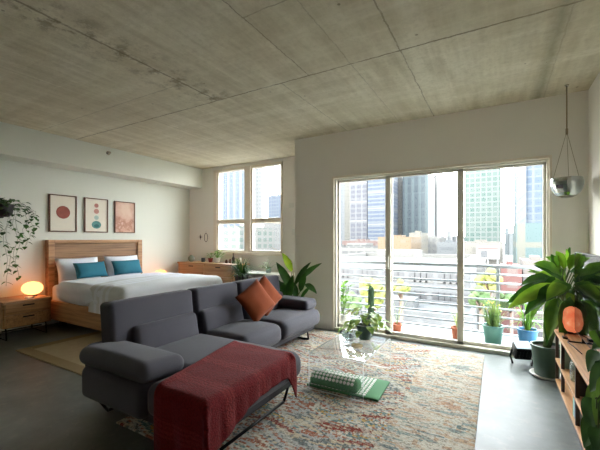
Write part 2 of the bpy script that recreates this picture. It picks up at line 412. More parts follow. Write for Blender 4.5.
M_white = simple('white_linen', hexc(228, 233, 242), .9, var=.03, vs=6, bump=.25, bs=90, spec=.15, sheen=.1)
M_offw = simple('bedspread_grey_white', hexc(216, 219, 222), .9, var=.04, vs=8, bump=.6, bs=140, spec=.15)
M_teal = simple('teal_cotton', hexc(54, 116, 134), .85, var=.08, vs=10, bump=.3, bs=160, spec=.15)
M_wood = wood('oak_veneer', hexc(178, 134, 92), hexc(128, 90, 58), 'Y')
M_woodx = wood('oak_veneer_along_x', hexc(186, 142, 100), hexc(140, 100, 66), 'X')
M_head = wood('headboard_planks', hexc(170, 128, 88), hexc(112, 78, 50), 'Y', plank=.155)
M_dress = wood('dresser_wood', hexc(172, 130, 90), hexc(136, 98, 62), 'X')
M_shelf = wood('shelf_pine', hexc(206, 156, 108), hexc(168, 118, 76), 'Y')
M_darkw = simple('dark_walnut', hexc(60, 44, 34), .5, var=.2, vs=10)
M_cer_g = simple('dark_green_ceramic', hexc(62, 88, 74), .35, var=.05)
M_cer_t = simple('teal_ceramic', hexc(92, 142, 132), .4, var=.06)
M_cer_b = simple('blue_ceramic', hexc(48, 112, 160), .35, var=.06)
M_cer_w = simple('white_ceramic', hexc(226, 226, 220), .35, var=.03)
M_cer_k = simple('charcoal_ceramic', hexc(50, 52, 50), .5, var=.05)
M_terra = simple('terracotta', hexc(176, 98, 70), .8, var=.1)
M_soil = simple('potting_soil', hexc(48, 36, 28), .95, var=.3, vs=40, bump=.8, bs=80)
M_lf_d = leafmat('leaf_deep_green', hexc(38, 78, 34), hexc(66, 112, 46), .45, trans=.22)
M_lf_m = leafmat('leaf_mid_green', hexc(76, 124, 46), hexc(116, 160, 62), .5)
M_lf_b = leafmat('leaf_bright_green', hexc(110, 156, 50), hexc(156, 192, 82), .4)
M_lf_v = leafmat('leaf_variegated', hexc(92, 138, 52), hexc(186, 206, 128), .35, scale=26)
M_lf_y = leafmat('leaf_yellowing', hexc(128, 168, 40), hexc(176, 196, 70), .4)
M_lf_s = leafmat('leaf_silver_green', hexc(122, 142, 110), hexc(168, 182, 140), .5, scale=20)
M_stem = simple('plant_stem', hexc(86, 108, 54), .6, var=.1)
M_dry = simple('dried_leaf', hexc(150, 124, 96), .8, var=.1)
M_cac = leafmat('cactus_green', hexc(54, 84, 58), hexc(76, 104, 70), .6, trans=.05)
M_brug = simple('beige_rug', hexc(176, 160, 132), .95, var=.1, vs=14, bump=.5, bs=150, spec=.1)
M_brug2 = simple('beige_rug_border', hexc(150, 132, 102), .95, var=.1, vs=14, bump=.5, bs=150, spec=.1)
M_mat = simple('green_mat_cloth', hexc(66, 126, 78), .8, var=.1, vs=12)
M_disc = simple('white_plastic_rosette', hexc(226, 222, 214), .4, var=.02)
M_paper = simple('print_cream', hexc(232, 224, 208), .8, var=.03, vs=20)
M_frame = wood('picture_frame_walnut', hexc(110, 72, 48), hexc(76, 48, 32), 'Z')
M_wplast = simple('white_plastic', hexc(232, 230, 222), .4, var=.01)
def lampmat(name, col, s):
    m, nt, out = newmat(name); T = NT(nt); e = T.n('ShaderNodeEmission'); e.inputs[0].default_value = (*col, 1); e.inputs[1].default_value = s
    T.l(e.outputs[0], out.inputs[0]); return m
M_glow = lampmat('warm_glass_globe_lit', (1., .33, .10), 3.6)

# ================================================================ THE ROOM
def struct(name, bm, mat, label, cat, smooth=False):
    o = build(name, bm, mat, smooth=smooth); return tag(o, label, cat, kind='structure')
XL, XR, YW, YN, YB, ZC = -6.35, .86, 4.77, 5.70, -2.6, 3.02
bm = bmesh.new(); box(bm, XL-.15, XR+.15, YB-.15, YN+.2, -.2, 0)
struct('floor', bm, M_floor, 'dark polished concrete floor of the loft', 'floor')
bm = bmesh.new(); box(bm, XL-.3, XR+.3, YB-.3, YN+.2, ZC, ZC+.35)
struct('ceiling', bm, M_ceil, 'raw board-marked concrete ceiling with panel seams', 'ceiling')
bm = bmesh.new(); box(bm, XL-.15, XL, YB-.15, YN+.2, 0, ZC)
struct('wall_left', bm, M_wallL, 'white wall behind the bed', 'wall')
bm = bmesh.new(); box(bm, XL, -5.93, YB, YN, 2.58, ZC)
struct('beam_left', bm, M_wallL, 'white boxed soffit running along the top of the bed wall', 'soffit')
bm = bmesh.new(); box(bm, XR, XR+.15, YB-.15, YW+.2, 0, ZC)
struct('wall_right', bm, M_wall, 'white wall on the right beside the low shelf', 'wall')
bm = bmesh.new(); box(bm, XL, XR, YB-.15, YB, 0, ZC)
struct('wall_rear', bm, M_wall, 'plain wall closing the room opposite the windows', 'wall')
DX0, DX1, DZ = -2.165, .515, 2.325
bm = bmesh.new(); box(bm, -2.86, DX0, YW, YW+.18, 0, ZC); box(bm, DX1, XR, YW, YW+.18, 0, ZC); box(bm, DX0, DX1, YW, YW+.18, DZ, ZC)
struct('wall_front', bm, M_wall, 'off-white wall around the sliding balcony doors', 'wall')
bm = bmesh.new(); box(bm, -2.86, -2.68, YW+.18, YN+.2, 0, ZC)
struct('wall_return', bm, M_wall, 'short return wall between the bed nook and the balcony', 'wall')
WX0, WX1, WZ0, WZ1 = -5.56, -3.70, 1.12, 2.95
bm = bmesh.new(); box(bm, XL, WX0, YN, YN+.2, 0, ZC); box(bm, WX1, -2.86, YN, YN+.2, 0, ZC); box(bm, WX0, WX1, YN, YN+.2, 0, WZ0); box(bm, WX0, WX1, YN, YN+.2, WZ1, ZC)
struct('wall_nook', bm, M_wall, 'off-white end wall of the bed nook around the window', 'wall')

# nook window
w = thing('window_1', ((WX0+WX1)/2, YN+.06, WZ0), 'cream framed four-pane window above the wooden dresser', 'window', kind='structure')
bm = bmesh.new(); t = .07; y0, y1 = YN-.02, YN+.1
box(bm, WX0, WX0+t+.03, y0, y1, WZ0, WZ1, .006); box(bm, WX1-t*.6, WX1, y0, y1, WZ0, WZ1, .006)
box(bm, WX0, WX1, y0, y1, WZ1-t*.8, WZ1, .006); box(bm, WX0, WX1, y0, y1, WZ0, WZ0+t*.6, .006)
box(bm, -4.66, -4.50, y0-.01, y1, WZ0, WZ1, .006)
box(bm, WX0, WX1, y0+.005, y1-.005, 1.74, 1.83, .006)
box(bm, WX0+.1, WX0+.14, y0+.02, y1-.02, WZ0, WZ1); box(bm, -4.50, -4.46, y0+.02, y1-.02, WZ0, WZ1)
build('frame', bm, M_wframe, w)
for (xa, xb) in ((WX0+.1, -4.66), (-4.47, WX1-.05)):
    for (za, zb) in ((WZ0+.04, 1.74), (1.83, WZ1-.05)):
        bm = bmesh.new(); box(bm, xa, xb, YN+.05, YN+.056, za, zb); build('pane', bm, M_glass, w)
bm = bmesh.new(); box(bm, WX0-.06, WX1+.06, YN-.05, YN-.001, WZ0-.06, WZ0, .006); build('sill', bm, M_wframe, w)

# balcony sliding door
d = thing('door_1', ((DX0+DX1)/2, YW+.08, 0), 'three-panel sliding glass door to the balcony', 'door', kind='structure')
bm = bmesh.new(); y0, y1 = YW+.02, YW+.14
box(bm, DX0, DX0+.03, y0, y1, 0, DZ, .004); box(bm, DX1-.02, DX1, y0, y1, 0, DZ, .004)
box(bm, DX0, DX1, y0, y1, DZ-.025, DZ, .004); box(bm, DX0, DX1, y0-.02, y1, 0, .045, .004)
build('frame', bm, M_alu, d)
bm = bmesh.new(); tr = .014
box(bm, DX0-.03, DX0+.002, YW-.01, YW+.03, 0, DZ+.03, .003); box(bm, DX1-.002, DX1+.025, YW-.01, YW+.03, 0, DZ+.03, .003); box(bm, DX0, DX1, YW-.01, YW+.03, DZ-.002, DZ+.03, .003)
build('trim', bm, M_wframe, d)
pan = [(DX0+.03, -1.29, YW+.10), (-1.38, -.37, YW+.06), (-.43, DX1-.02, YW+.10)]
for i, (xa, xb, yy) in enumerate(pan):
    bm = bmesh.new(); st = .075 if i == 1 else .03
    box(bm, xa, xa+(st if i != 2 else .055), yy-.018, yy+.018, .045, DZ-.025, .004); box(bm, xb-st, xb, yy-.018, yy+.018, .045, DZ-.025, .004)
    box(bm, xa, xb, yy-.018, yy+.018, .045, .09, .004); box(bm, xa, xb, yy-.018, yy+.018, DZ-.055, DZ-.025, .004)
    s = build('sash', bm, M_alu, d)
    bm = bmesh.new(); box(bm, xa+.025, xb-.025, yy-.003, yy+.003, .085, DZ-.05); g = build('pane', bm, M_glass, d)
    if i == 1:
        bm = bmesh.new(); box(bm, xa+.025, xa+.05, yy-.05, yy-.02, .98, 1.16, .008); build('handle', bm, M_wplast, d)

# balcony
bm = bmesh.new(); box(bm, -2.68, 1.6, YW+.18, YW+.86, -.22, -.005)
struct('floor_balcony', bm, simple('balcony_slab', hexc(190, 186, 178), .8, var=.08), 'pale concrete slab of the narrow balcony', 'balcony floor')
rl = thing('balcony_railing', (-.6, 5.42, 0), 'grey metal balcony railing with eight thin horizontal bars', 'railing')
bm = bmesh.new(); rbox(bm, -2.68, 1.6, 5.385, 5.455, 1.0, 1.045, .015, n=2, arc=2); build('handrail', bm, M_rail, rl)
for k, zz in enumerate((.91, .79, .672, .555, .437, .32, .203, .09)):
    bm = bmesh.new(); tube(bm, [(-2.68, 5.42, zz), (1.6, 5.42, zz)], .0135, 8); build('rail_bar', bm, M_rail, rl)
for xx in (-2.62, -.0, 1.55):
    bm = bmesh.new(); box(bm, xx-.01, xx+.03, 5.43, 5.47, -.005, 1.0, .004); build('post', bm, M_rail, rl)

# small wall fittings
def fitting(name, x, y, z, w_, h_, label, cat):
    bm = bmesh.new(); box(bm, x-w_/2, x+w_/2, y-.012, y-.001, z-h_/2, z+h_/2, .004); box(bm, x-w_*.2, x+w_*.2, y-.018, y-.01, z-h_*.25, z+h_*.25, .002)
    return tag(recentre(build(name, bm, M_wplast), (x, y, z)), label, cat)
fitting('light_switch', -3.44, YN, 1.54, .08, .12, 'small white switch plate low beside the nook window', 'switch')
fitting('thermostat', -3.49, YN, 2.06, .12, .09, 'small white sensor box high beside the nook window', 'sensor')
p = P(108, 153, X=-5.93)
spk = thing('sprinkler_head', p, 'small metal sprinkler head sticking out of the white soffit', 'sprinkler')
bm = bmesh.new(); tube(bm, [p, p+Vector((.05, 0, 0))], .012, 10); build('pipe', bm, M_chrome, spk)
bm = bmesh.new(); tube(bm, [p+Vector((.0, 0, 0)), p+Vector((.008, 0, 0))], .035, 16); build('escutcheon', bm, M_chrome, spk)
bm = bmesh.new(); tube(bm, [p+Vector((.05, 0, 0)), p+Vector((.056, 0, 0))], .022, 12); build('deflector', bm, M_chrome, spk)
# wall ornaments left of the nook window
p = P(200.5, 237, Y=YN-.012)
bm = bmesh.new()
for a in (0, PI/2, PI/4, 3*PI/4):
    q = Vector((math.cos(a), 0, math.sin(a)))*(.07 if a in (0, PI/2) else .045); tube(bm, [p-q, p, p+q], [.002, .009, .002], 6)
tag(recentre(build('star_ornament', bm, M_darkw), p), 'small dark star-shaped ornament hung left of the nook window', 'ornament')
p = P(206, 237.5, Y=YN-.012)
bm = bmesh.new(); tube(bm, [p+Vector((.05*math.cos(a), 0, .1*math.sin(a))) for a in [2*PI*k/24 for k in range(25)]], .006, 6, cap=False); tube(bm, [p+Vector((0, 0, .1)), p+Vector((0, 0, .16))], .002, 5)
tag(recentre(build('ring_ornament', bm, M_darkw), p), 'thin oval ring ornament hanging beside the nook window frame', 'ornament')

# ================================================================ RUGS
bm = bmesh.new(); rbox(bm, -2.5, -.13, 1.53, 4.62, .001, .014, .006, n=20, arc=1)
o = recentre(build('area_rug', bm, M_rug, smooth=True), (-1.5, 3.0, 0)); tag(o, 'large multicoloured distressed woven area rug under sofa and table', 'rug')
bm = bmesh.new(); box(bm, -5.2, -3.25, 1.89, 4.72, .001, .012, .003)
for (a, b, c_, e) in ((-5.2, -3.25, 1.89, 2.03), (-5.2, -5.06, 2.03, 4.72), (-3.39, -3.25, 2.03, 4.72)): box(bm, a+.004, b-.004, c_+.004, e-.004, .0121, .0135, mi=1)
o = recentre(build('bedroom_rug', bm, [M_brug, M_brug2]), (-4.2, 3.4, 0)); tag(o, 'plain beige rug with darker border under the bed', 'rug')

# ================================================================ BED
bed = thing('platform_bed', (-5.25, 3.53, 0), 'wide wooden platform bed with a tall plank headboard', 'bed')
bm = bmesh.new()
box(bm, -6.345, -6.27, 2.70, 4.37, .12, 1.385, .006)
build('headboard', bm, M_head, bed)
bm = bmesh.new(); box(bm, -6.268, -6.235, 2.70, 2.79, .14, 1.385, .005); box(bm, -6.268, -6.235, 4.28, 4.37, .14, 1.385, .005); box(bm, -6.268, -6.235, 2.79, 4.28, 1.33, 1.385, .005)
build('headboard_trim', bm, M_wood, bed)
bm = bmesh.new()
box(bm, -6.23, -4.2, 2.66, 2.72, .14, .43, .006); box(bm, -6.23, -4.2, 4.36, 4.42, .14, .43, .006); box(bm, -4.2, -4.14, 2.66, 4.42, .14, .43, .006); box(bm, -6.23, -4.2, 2.72, 4.36, .30, .36)
build('bed_frame', bm, M_woodx, bed)
for (x, y) in ((-6.1, 2.85), (-6.1, 4.2), (-4.4, 2.85), (-4.4, 4.2)):
    bm = bmesh.new(); box(bm, x-.04, x+.04, y-.04, y+.04, .0135 if x > -5.2 else 0, .30, .004); build('leg', bm, M_darkw, bed)
bm = bmesh.new(); rbox(bm, -6.22, -4.22, 2.73, 4.35, .36, .66, .06, n=10); build('mattress', bm, M_white, bed, smooth=True)
bm = bmesh.new(); rbox(bm, -5.85, -4.12, 2.60, 4.44, .44, .755, .12, puff=(.0, .02, .03), n=24, wob=.035)
o = recentre(build('duvet', bm, M_white, smooth=True), (-5, 3.5, .44)); tag(o, 'thick white duvet spread over the bed mattress', 'duvet')
bm = bmesh.new(); RR = .12; rings = []
def cov_ring(x, ins):
    yA, yB, zt_ = 2.585+ins, 4.455-ins, .772-ins; pts = [(yA, .40)]
    r_ = max(.02, RR-ins*.6)
    pts += [(yA+r_-r_*math.cos(a), zt_-r_+r_*math.sin(a)) for a in [PI/2*k/6 for k in range(7)]]
    pts += [(yA+r_+(yB-yA-2*r_)*k/16, zt_+.03*math.sin(PI*k/16)) for k in range(1, 16)]
    pts += [(yB-r_+r_*math.sin(a), zt_-r_+r_*math.cos(a)) for a in [PI/2*k/6 for k in range(7)]] + [(yB, .40)]
    return [bm.verts.new((x, y_+.006*noise.noise(Vector((x*5, y_*4, z_*5))), z_+.01*noise.noise(Vector((x*4, y_*4, 2)))*(z_ > .5))) for y_, z_ in pts]
for x_ in [-4.86+.66*k/10 for k in range(11)]: rings.append(cov_ring(x_, 0))
for k in range(1, 7): a = PI/2*k/6; rings.append(cov_ring(-4.20+RR*math.sin(a), RR*(1-math.cos(a))*.8))
for a, b in zip(rings, rings[1:]):
    for k in range(len(a)-1):
        f = bm.faces.new((a[k], a[k+1], b[k+1], b[k])); f.smooth = True; f.material_index = 1 if (rings.index(a) in (2, 4, 6)) else 0
bm.faces.new(rings[-1]); bm.faces.new(rings[0][::-1])
o = recentre(build('bedspread', bm, [M_offw, M_white], smooth=True), (-4.4, 3.5, .42)); tag(o, 'grey-white textured coverlet folded across the foot of the bed', 'coverlet')
def bedpillow(name, X, Y, z, w_, h_, t_, lean, mat, label, cat, grp, yaw=0., roll=0.):
    M = Matrix.Translation((X, Y, z)) @ Matrix.Rotation(yaw, 4, 'Z') @ Matrix.Rotation(-lean, 4, 'Y') @ Matrix.Rotation(roll, 4, 'X') @ Matrix(((0, 0, 1, 0), (1, 0, 0, 0), (0, 1, 0, 0), (0, 0, 0, 1)))
    o = build(name, pillow_bm(w_, h_, t_, M), mat, smooth=True)
    return tag(recentre(o, (X, Y, z)), label, cat, grp)
bedpillow('bed_pillow', -6.07, 3.08, .885, .68, .42, .2, .32, M_white, 'plump white bed pillow against the headboard, nearer the glowing nightstand', 'pillow', 'white bed pillows')
bedpillow('bed_pillow', -6.07, 3.86, .885, .66, .42, .2, .32, M_white, 'plump white bed pillow against the headboard, nearer the nook window', 'pillow', 'white bed pillows')
bedpillow('lumbar_pillow', -5.82, 3.14, .89, .52, .27, .14, .42, M_teal, 'teal lumbar pillow under the print with the rust red circle', 'pillow', 'teal pillows on the bed', yaw=.05)
bedpillow('lumbar_pillow', -5.82, 3.78, .89, .54, .27, .14, .42, M_teal, 'teal lumbar pillow nearer the nook window', 'pillow', 'teal pillows on the bed', yaw=-.03)

# ================================================================ NIGHTSTANDS AND LAMPS
def nightstand(y0, y1, label):
    x0, x1 = -6.33, -5.79; yc = (y0+y1)/2
    n = thing('nightstand', ((x0+x1)/2, yc, 0), label, 'nightstand', 'nightstands beside the bed')
    bm = bmesh.new(); box(bm, x0, x1-.02, y0, y0+.022, .17, .51, .002); box(bm, x0, x1-.02, y1-.022, y1, .17, .51, .002); box(bm, x0, x1-.02, y0+.022, y1-.022, .17, .19, .002); box(bm, x0, x0+.02, y0+.022, y1-.022, .19, .51)
    build('body', bm, M_wood, n)
    bm = bmesh.new(); box(bm, x0, x1, y0-.005, y1+.005, .511, .535, .004); build('top', bm, M_wood, n)
    for (za, zb, mt) in ((.35, .505, M_wood), (.185, .342, M_woodx)):
        bm = bmesh.new(); box(bm, x1-.3, x1, y0+.026, y1-.026, za, zb, .003); dr = build('drawer', bm, mt, n)
        bm = bmesh.new(); box(bm, x1+.0005, x1+.006, yc-.07, yc+.07, zb-.05, zb-.03, .002); h = build('handle', bm, M_black, dr, loc=(0, 0, 0))
    for yy in (y0+.05, y1-.05):
        bm = bmesh.new(); tube(bm, [(x0+.05, yy, .17), (x0+.03, yy, .008), (x1-.04, yy, .008), (x1-.07, yy, .17)], .009, 6); build('leg', bm, M_black, n)
    bm = bmesh.new(); box(bm, x0+.05, x1-.07, y0+.04, y1-.04, .155, .168); tube(bm, [(x1-.2, y0+.05, .1), (x1-.2, y1-.05, .1)], .008, 6); build('stretcher', bm, M_black, n)
    return n
nightstand(1.97, 2.55, 'oak two-drawer nightstand on black legs below the trailing plant')
nightstand(4.52, 5.08, 'nightstand behind the far side of the bed')
def orb(x, y, label):
    l = thing('table_lamp', (x, y, .536), label, 'lamp', 'glowing bedside lamps')
    bm = bmesh.new(); lathe(bm, [(0, .0), (.06, 0), (.062, .012), (.05, .022), (0, .022)], (x, y, .536), 20); build('base', bm, M_darkw, l, smooth=True)
    bm = bmesh.new(); lathe(bm, [(0, .022)]+[(.135*math.sin(PI*k/14), .022+.1-.1*math.cos(PI*k/14)) for k in range(1, 14)]+[(0, .222)], (x, y, .536), 24); build('lamp_shade', bm, M_glow, l, smooth=True)
orb(-6.08, 2.42, 'glowing round table lamp on the oak nightstand beneath the trailing plant')
orb(-6.1, 4.70, 'glowing round table lamp half hidden behind the bed')
bm = bmesh.new(); box(bm, -5.98, -5.86, 2.28, 2.36, .536, .556, .003)
tag(recentre(build('book', bm, M_cer_w), (-5.92, 2.32, .536)), 'small pale book lying on the oak nightstand', 'book')

# ================================================================ WALL ART
def art(y0, y1, z0, z1, label, mat, fn):
    x = XL; a = thing('framed_print', (x, (y0+y1)/2, z0), label, 'wall art', 'framed prints above the bed')
    bm = bmesh.new(); f = .016
    box(bm, x, x+.03, y0, y0+f, z0, z1); box(bm, x, x+.03, y1-f, y1, z0, z1); box(bm, x, x+.03, y0+f, y1-f, z0, z0+f); box(bm, x, x+.03, y0+f, y1-f, z1-f, z1)
    build('frame', bm, M_frame, a)
    bm = bmesh.new(); box(bm, x+.002, x+.018, y0+f, y1-f, z0+f, z1-f); build('print', bm, mat, a)
    fn(a, x+.0185, (y0+y1)/2, z0, z1)
def disc(a, x, y, z, r, col, name='painted_circle', sy=1.):
    bm = bmesh.new(); vs = [bm.verts.new((x, y+r*sy*math.cos(2*PI*k/40), z+r*math.sin(2*PI*k/40))) for k in range(40)]
    f = bm.faces.new(vs); ex = bmesh.ops.extrude_face_region(bm, geom=[f]); bmesh.ops.translate(bm, verts=[g for g in ex['geom'] if isinstance(g, bmesh.types.BMVert)], vec=(.001, 0, 0))
    build(name, bm, simple('paint_'+name, col, .8, var=.25, vs=14), a)
def a1(a, x, y, z0, z1): disc(a, x, y-.0, z0+.33, .107, hexc(150, 82, 70))
def a2(a, x, y, z0, z1):
    disc(a, x, y, z0+.49, .038, hexc(190, 128, 116)); disc(a, x, y, z0+.385, .045, hexc(202, 146, 132)); disc(a, x-.0, y, z0+.27, .04, hexc(176, 196, 188)); disc(a, x, y, z0+.14, .07, hexc(96, 150, 144), sy=1.2)
    disc(a, x+.0015, y, z0+.12, .03, hexc(58, 112, 112), sy=1.5)
mp, nt, out = newmat('pink_watercolour'); T = NT(nt); tcn = T.n('ShaderNodeTexCoord').outputs['Object']
cc = T.ramp(T.noise(tcn, 3.2, 4, .6), [(.35, hexc(226, 196, 178)), (.52, hexc(214, 172, 152)), (.6, hexc(186, 132, 112)), (.66, hexc(220, 184, 166))]); pp = T.n('ShaderNodeBsdfPrincipled'); pp.inputs['Roughness'].default_value = .8
T.l(cc, pp.inputs['Base Color']); T.l(pp.outputs[0], out.inputs[0])
art(2.75, 3.17, 1.52, 2.14, 'framed print with one rust red circle on cream', M_paper, a1)
art(3.30, 3.72, 1.52, 2.14, 'framed print with stacked pink and teal circles', M_paper, a2)
art(3.85, 4.27, 1.52, 2.13, 'framed pink watercolour print nearest the nook window', mp, lambda *k: None)

# ================================================================ SOFA
sofa = thing('sectional_sofa', (-2.3, 2.9, 0), 'charcoal grey sectional sofa with chaise and padded armrests', 'sofa')
def sp_(name, M=None, mat=None, **k):
    bm = bmesh.new(); return bm
bm = bmesh.new(); rbox(bm, -2.86, -2.22, 1.50, 4.26, .12, .24, .04, n=10); rbox(bm, -2.5, -1.53, 1.50, 2.58, .12, .24, .04, n=8)
build('base_frame', bm, M_sofa2, sofa, smooth=True)
for (a, b, c_, e, z0, z1, pf) in ((-2.72, -1.46, 1.78, 2.59, .2, .425, (.015, .0, .015)), (-2.72, -2.13, 2.605, 3.30, .2, .425, (.02, .005, .025)), (-2.72, -2.13, 3.315, 4.28, .2, .425, (.02, .01, .02))):
    bm = bmesh.new(); rbox(bm, a, b, c_, e, z0, z1, .085, puff=pf, n=12); build('seat_cushion', bm, M_sofa, sofa, smooth=True)
bm = bmesh.new(); rbox(bm, -2.06, -1.46, 1.45, 1.85, .2, .425, .07, n=8); build('chaise_corner', bm, M_sofa, sofa, smooth=True)
bm = bmesh.new(); rbox(bm, -2.84, -2.075, 1.44, 1.78, .15, .41, .06, puff=(0, .01, 0), n=8); build('arm_base', bm, M_sofa, sofa, smooth=True)
bm = bmesh.new(); Mr = Matrix.Translation((-2.4, 1.62, .48)) @ Matrix.Rotation(-.10, 4, 'X') @ Matrix.Translation((2.4, -1.62, -.48))
rbox(bm, -2.85, -2.03, 1.42, 1.81, .40, .545, .07, puff=(0, 0, .012), M=Mr, n=10); build('armrest', bm, M_sofa, sofa, smooth=True)
bm = bmesh.new(); rbox(bm, -2.9, -2.2, 3.98, 4.3, .42, .565, .06, puff=(0, 0, .01), n=8); build('armrest', bm, M_sofa, sofa, smooth=True)
bm = bmesh.new(); rbox(bm, -3.0, -2.84, 1.55, 4.26, .15, .52, .05, n=10); build('back_frame', bm, M_sofa2, sofa, smooth=True)
for (c_, e) in ((1.655, 2.545), (2.585, 3.265), (3.305, 4.2)):
    Mr = Matrix.Translation((-2.82, 0, .5)) @ Matrix.Rotation(-.10, 4, 'Y') @ Matrix.Translation((2.82, 0, -.5))
    bm = bmesh.new(); rbox(bm, -2.93, -2.745, c_, e, .47, .865, .04, puff=(.008, 0, 0), M=Mr, n=10); hb = build('headrest', bm, M_sofa, sofa, smooth=True)
    Mr = Matrix.Translation((-2.72, 0, .42)) @ Matrix.Rotation(-.22, 4, 'Y') @ Matrix.Translation((2.72, 0, -.42))
    bm = bmesh.new(); rbox(bm, -2.80, -2.655, c_+.17 if c_ < 2 else c_+.01, e-.01, .37, .64, .05, puff=(.02, 0, 0), M=Mr, n=10); build('back_cushion', bm, M_sofa, sofa, smooth=True)
def uleg(pts):
    bm = bmesh.new()
    for a, b in zip(pts, pts[1:]):
        a, b = Vector(a), Vector(b); tube(bm, [a, b], .012, 6)
    build('leg', bm, M_black, sofa)
zf = .026
uleg([(-2.72, 1.52, .14), (-2.72, 1.60, zf-.012), (-2.72, 2.42, zf-.012), (-2.72, 2.5, .14)])
uleg([(-1.56, 1.56, .14), (-1.56, 1.64, zf), (-1.56, 2.42, zf), (-1.56, 2.50, .14)])
uleg([(-2.26, 4.10, .14), (-2.24, 4.10, zf), (-2.44, 4.10, zf), (-2.46, 4.10, .14)])
uleg([(-2.85, 3.5, .14), (-2.85, 3.58, .013), (-2.85, 4.02, .013), (-2.85, 4.10, .14)])

# rust cushions
def toss(X, Y, z, roll, yaw, lean, sz, label):
    M = Matrix.Translation((X, Y, z)) @ Matrix.Rotation(yaw, 4, 'Z') @ Matrix.Rotation(-lean, 4, 'Y') @ Matrix.Rotation(roll, 4, 'X') @ Matrix(((0, 0, 1, 0), (1, 0, 0, 0), (0, 1, 0, 0), (0, 0, 0, 1)))
    o = build('throw_cushion', pillow_bm(sz, sz, .15, M, dent=0.), M_rust, smooth=True)
    tag(recentre(o, (X, Y, z)), label, 'cushion', 'rust cushions on the sofa')
toss(-2.50, 3.27, .655, .52, -.35, .38, .40, 'rust orange square cushion tipped on its corner, in front of its twin')
toss(-2.58, 3.56, .672, .60, -.30, .34, .40, 'rust orange square cushion half hidden behind the other one')

# throw blanket: grid draped on chaise
def throw():
    bm = bmesh.new(); uvl = bm.loops.layers.uv.new('UVMap')
    EX, EY, ZT = -1.445, 1.415, .447
    NU, NV = 60, 90
    L0 = .40; x_in = -1.885
    rows = []
    for j in range(NV+1):
        s = j/NV                               # 0 = lower near hem, 1 = far edge on the chaise
        row = []
        for i in range(NU+1):
            tt = i/NU
            near = L0; far = .99
            a = -near + s*(near+far)           # distance past the near edge (neg = hanging)
            xl = x_in
            if a > 0: xl = x_in-.21*min(1, a)
            # front hang length varies along the edge
            y_here = EY+max(0, a)
            hang = .12+.22*math.exp(-((y_here-2.42)/.08)**2)+.16*math.exp(-((y_here-1.42)/.30)**2)
            if a < 0: hang = .28
            b = xl + tt*((EX-xl)+hang)         # along X unrolled
            r = .05
            def roll(dist):                    # unrolled distance past the edge -> (outward, down)
                if dist <= -r: return dist, 0.
                q = (dist+r)
                if q < r*PI/2: an = q/r; return -r+r*math.sin(an), r*(1-math.cos(an))
                return 0., r+(q-r*PI/2)
            ox, dzx = roll(b-EX); oy, dzy = roll(-a)
            x = EX+ox; y = EY-oy
            dn = max(dzx, dzy)+.25*min(dzx, dzy)
            x += .35*min(dzx, dzy); y -= .25*min(dzx, dzy)
            fold = .012*math.sin(b*15+s*2+2.*noise.noise(Vector((b*6, 0, 3))))*min(1, dzy*4)+.012*math.sin(y*24+1)*min(1, dzx*5)
            y -= abs(fold)*1.2 if dzy > dzx else 0; x += abs(fold) if dzx >= dzy else 0
            nz = .006*noise.noise(Vector((b*5, a*5, 0)))
            # the soft seat edge: rise and sag
            z = ZT-dn+nz+.012*math.exp(-((tt-.0)/.05)**2)
            z = max(z, .022)
            row.append((bm.verts.new((x, y, z)), (b, a)))
        rows.append(row)
    for j in range(NV):
        for i in range(NU):
            q = [rows[j][i], rows[j][i+1], rows[j+1][i+1], rows[j+1][i]]
            f = bm.faces.new([v for v, _ in q]); f.smooth = True
            for lp, (_, uv) in zip(f.loops, q): lp[uvl].uv = uv
    me = bpy.data.meshes.new('throw_blanket'); bm.to_mesh(me); bm.free(); me.materials.append(M_throw)
    o = bpy.data.objects.new('throw_blanket', me); COL.objects.link(o)
    md = o.modifiers.new('s', 'SOLIDIFY'); md.thickness = .012; md.offset = 1.
    recentre(o, (-1.7, 1.9, .44)); tag(o, 'burgundy knitted throw blanket draped over the sofa chaise', 'blanket')
throw()

# ================================================================ ACRYLIC TABLE + THINGS
tb = thing('coffee_table', (-1.25, 3.2, .014), 'low clear acrylic waterfall coffee table on the rug', 'table')
tx0, tx1, ty0, ty1, tz = -1.51, -.985, 2.765, 3.64, .348; th = .014
bm = bmesh.new()
prof = [(ty0, .0155)] + [(ty0+.05-.05*math.cos(a), tz-.05+.05*math.sin(a)) for a in [PI/2*k/6 for k in range(7)]] + [(ty1-.05+.05*math.sin(a), tz-.05+.05*math.cos(a)) for a in [PI/2*k/6 for k in range(7)]] + [(ty1, .0155)]
def off(prof, d):
    out = []
    for i, (y, z) in enumerate(prof):
        a = prof[max(0, i-1)]; b = prof[min(len(prof)-1, i+1)]; tx_, tz_ = b[0]-a[0], b[1]-a[1]; L = math.hypot(tx_, tz_)
        out.append((y+tz_/L*d, z-tx_/L*d))
    return out
inn = off(prof, th)
cols = []
for (yo, zo), (yi, zi) in zip(prof, inn):
    cols.append([bm.verts.new((tx0, yo, zo)), bm.verts.new((tx1, yo, zo)), bm.verts.new((tx1, yi, zi)), bm.verts.new((tx0, yi, zi))])
for a, b in zip(cols, cols[1:]):
    for k in range(4):
        f = bm.faces.new((a[k], a[(k+1) % 4], b[(k+1) % 4], b[k])); f.material_index = 1 if k in (1, 3) else 0; f.smooth = False
for q in (cols[0], cols[-1]): bm.faces.new(q).material_index = 1
bmesh.ops.recalc_face_normals(bm, faces=bm.faces[:])
for f in bm.faces:
    if abs(f.normal.z) < .6 and f.material_index == 0: f.material_index = 2
build('waterfall_top', bm, [M_acryl, M_acryle, clear('acrylic_panel', (.97, .98, .985), 1.45, 1., white=.012)], tb, smooth=True, auto=40)
ZT = tz+.001
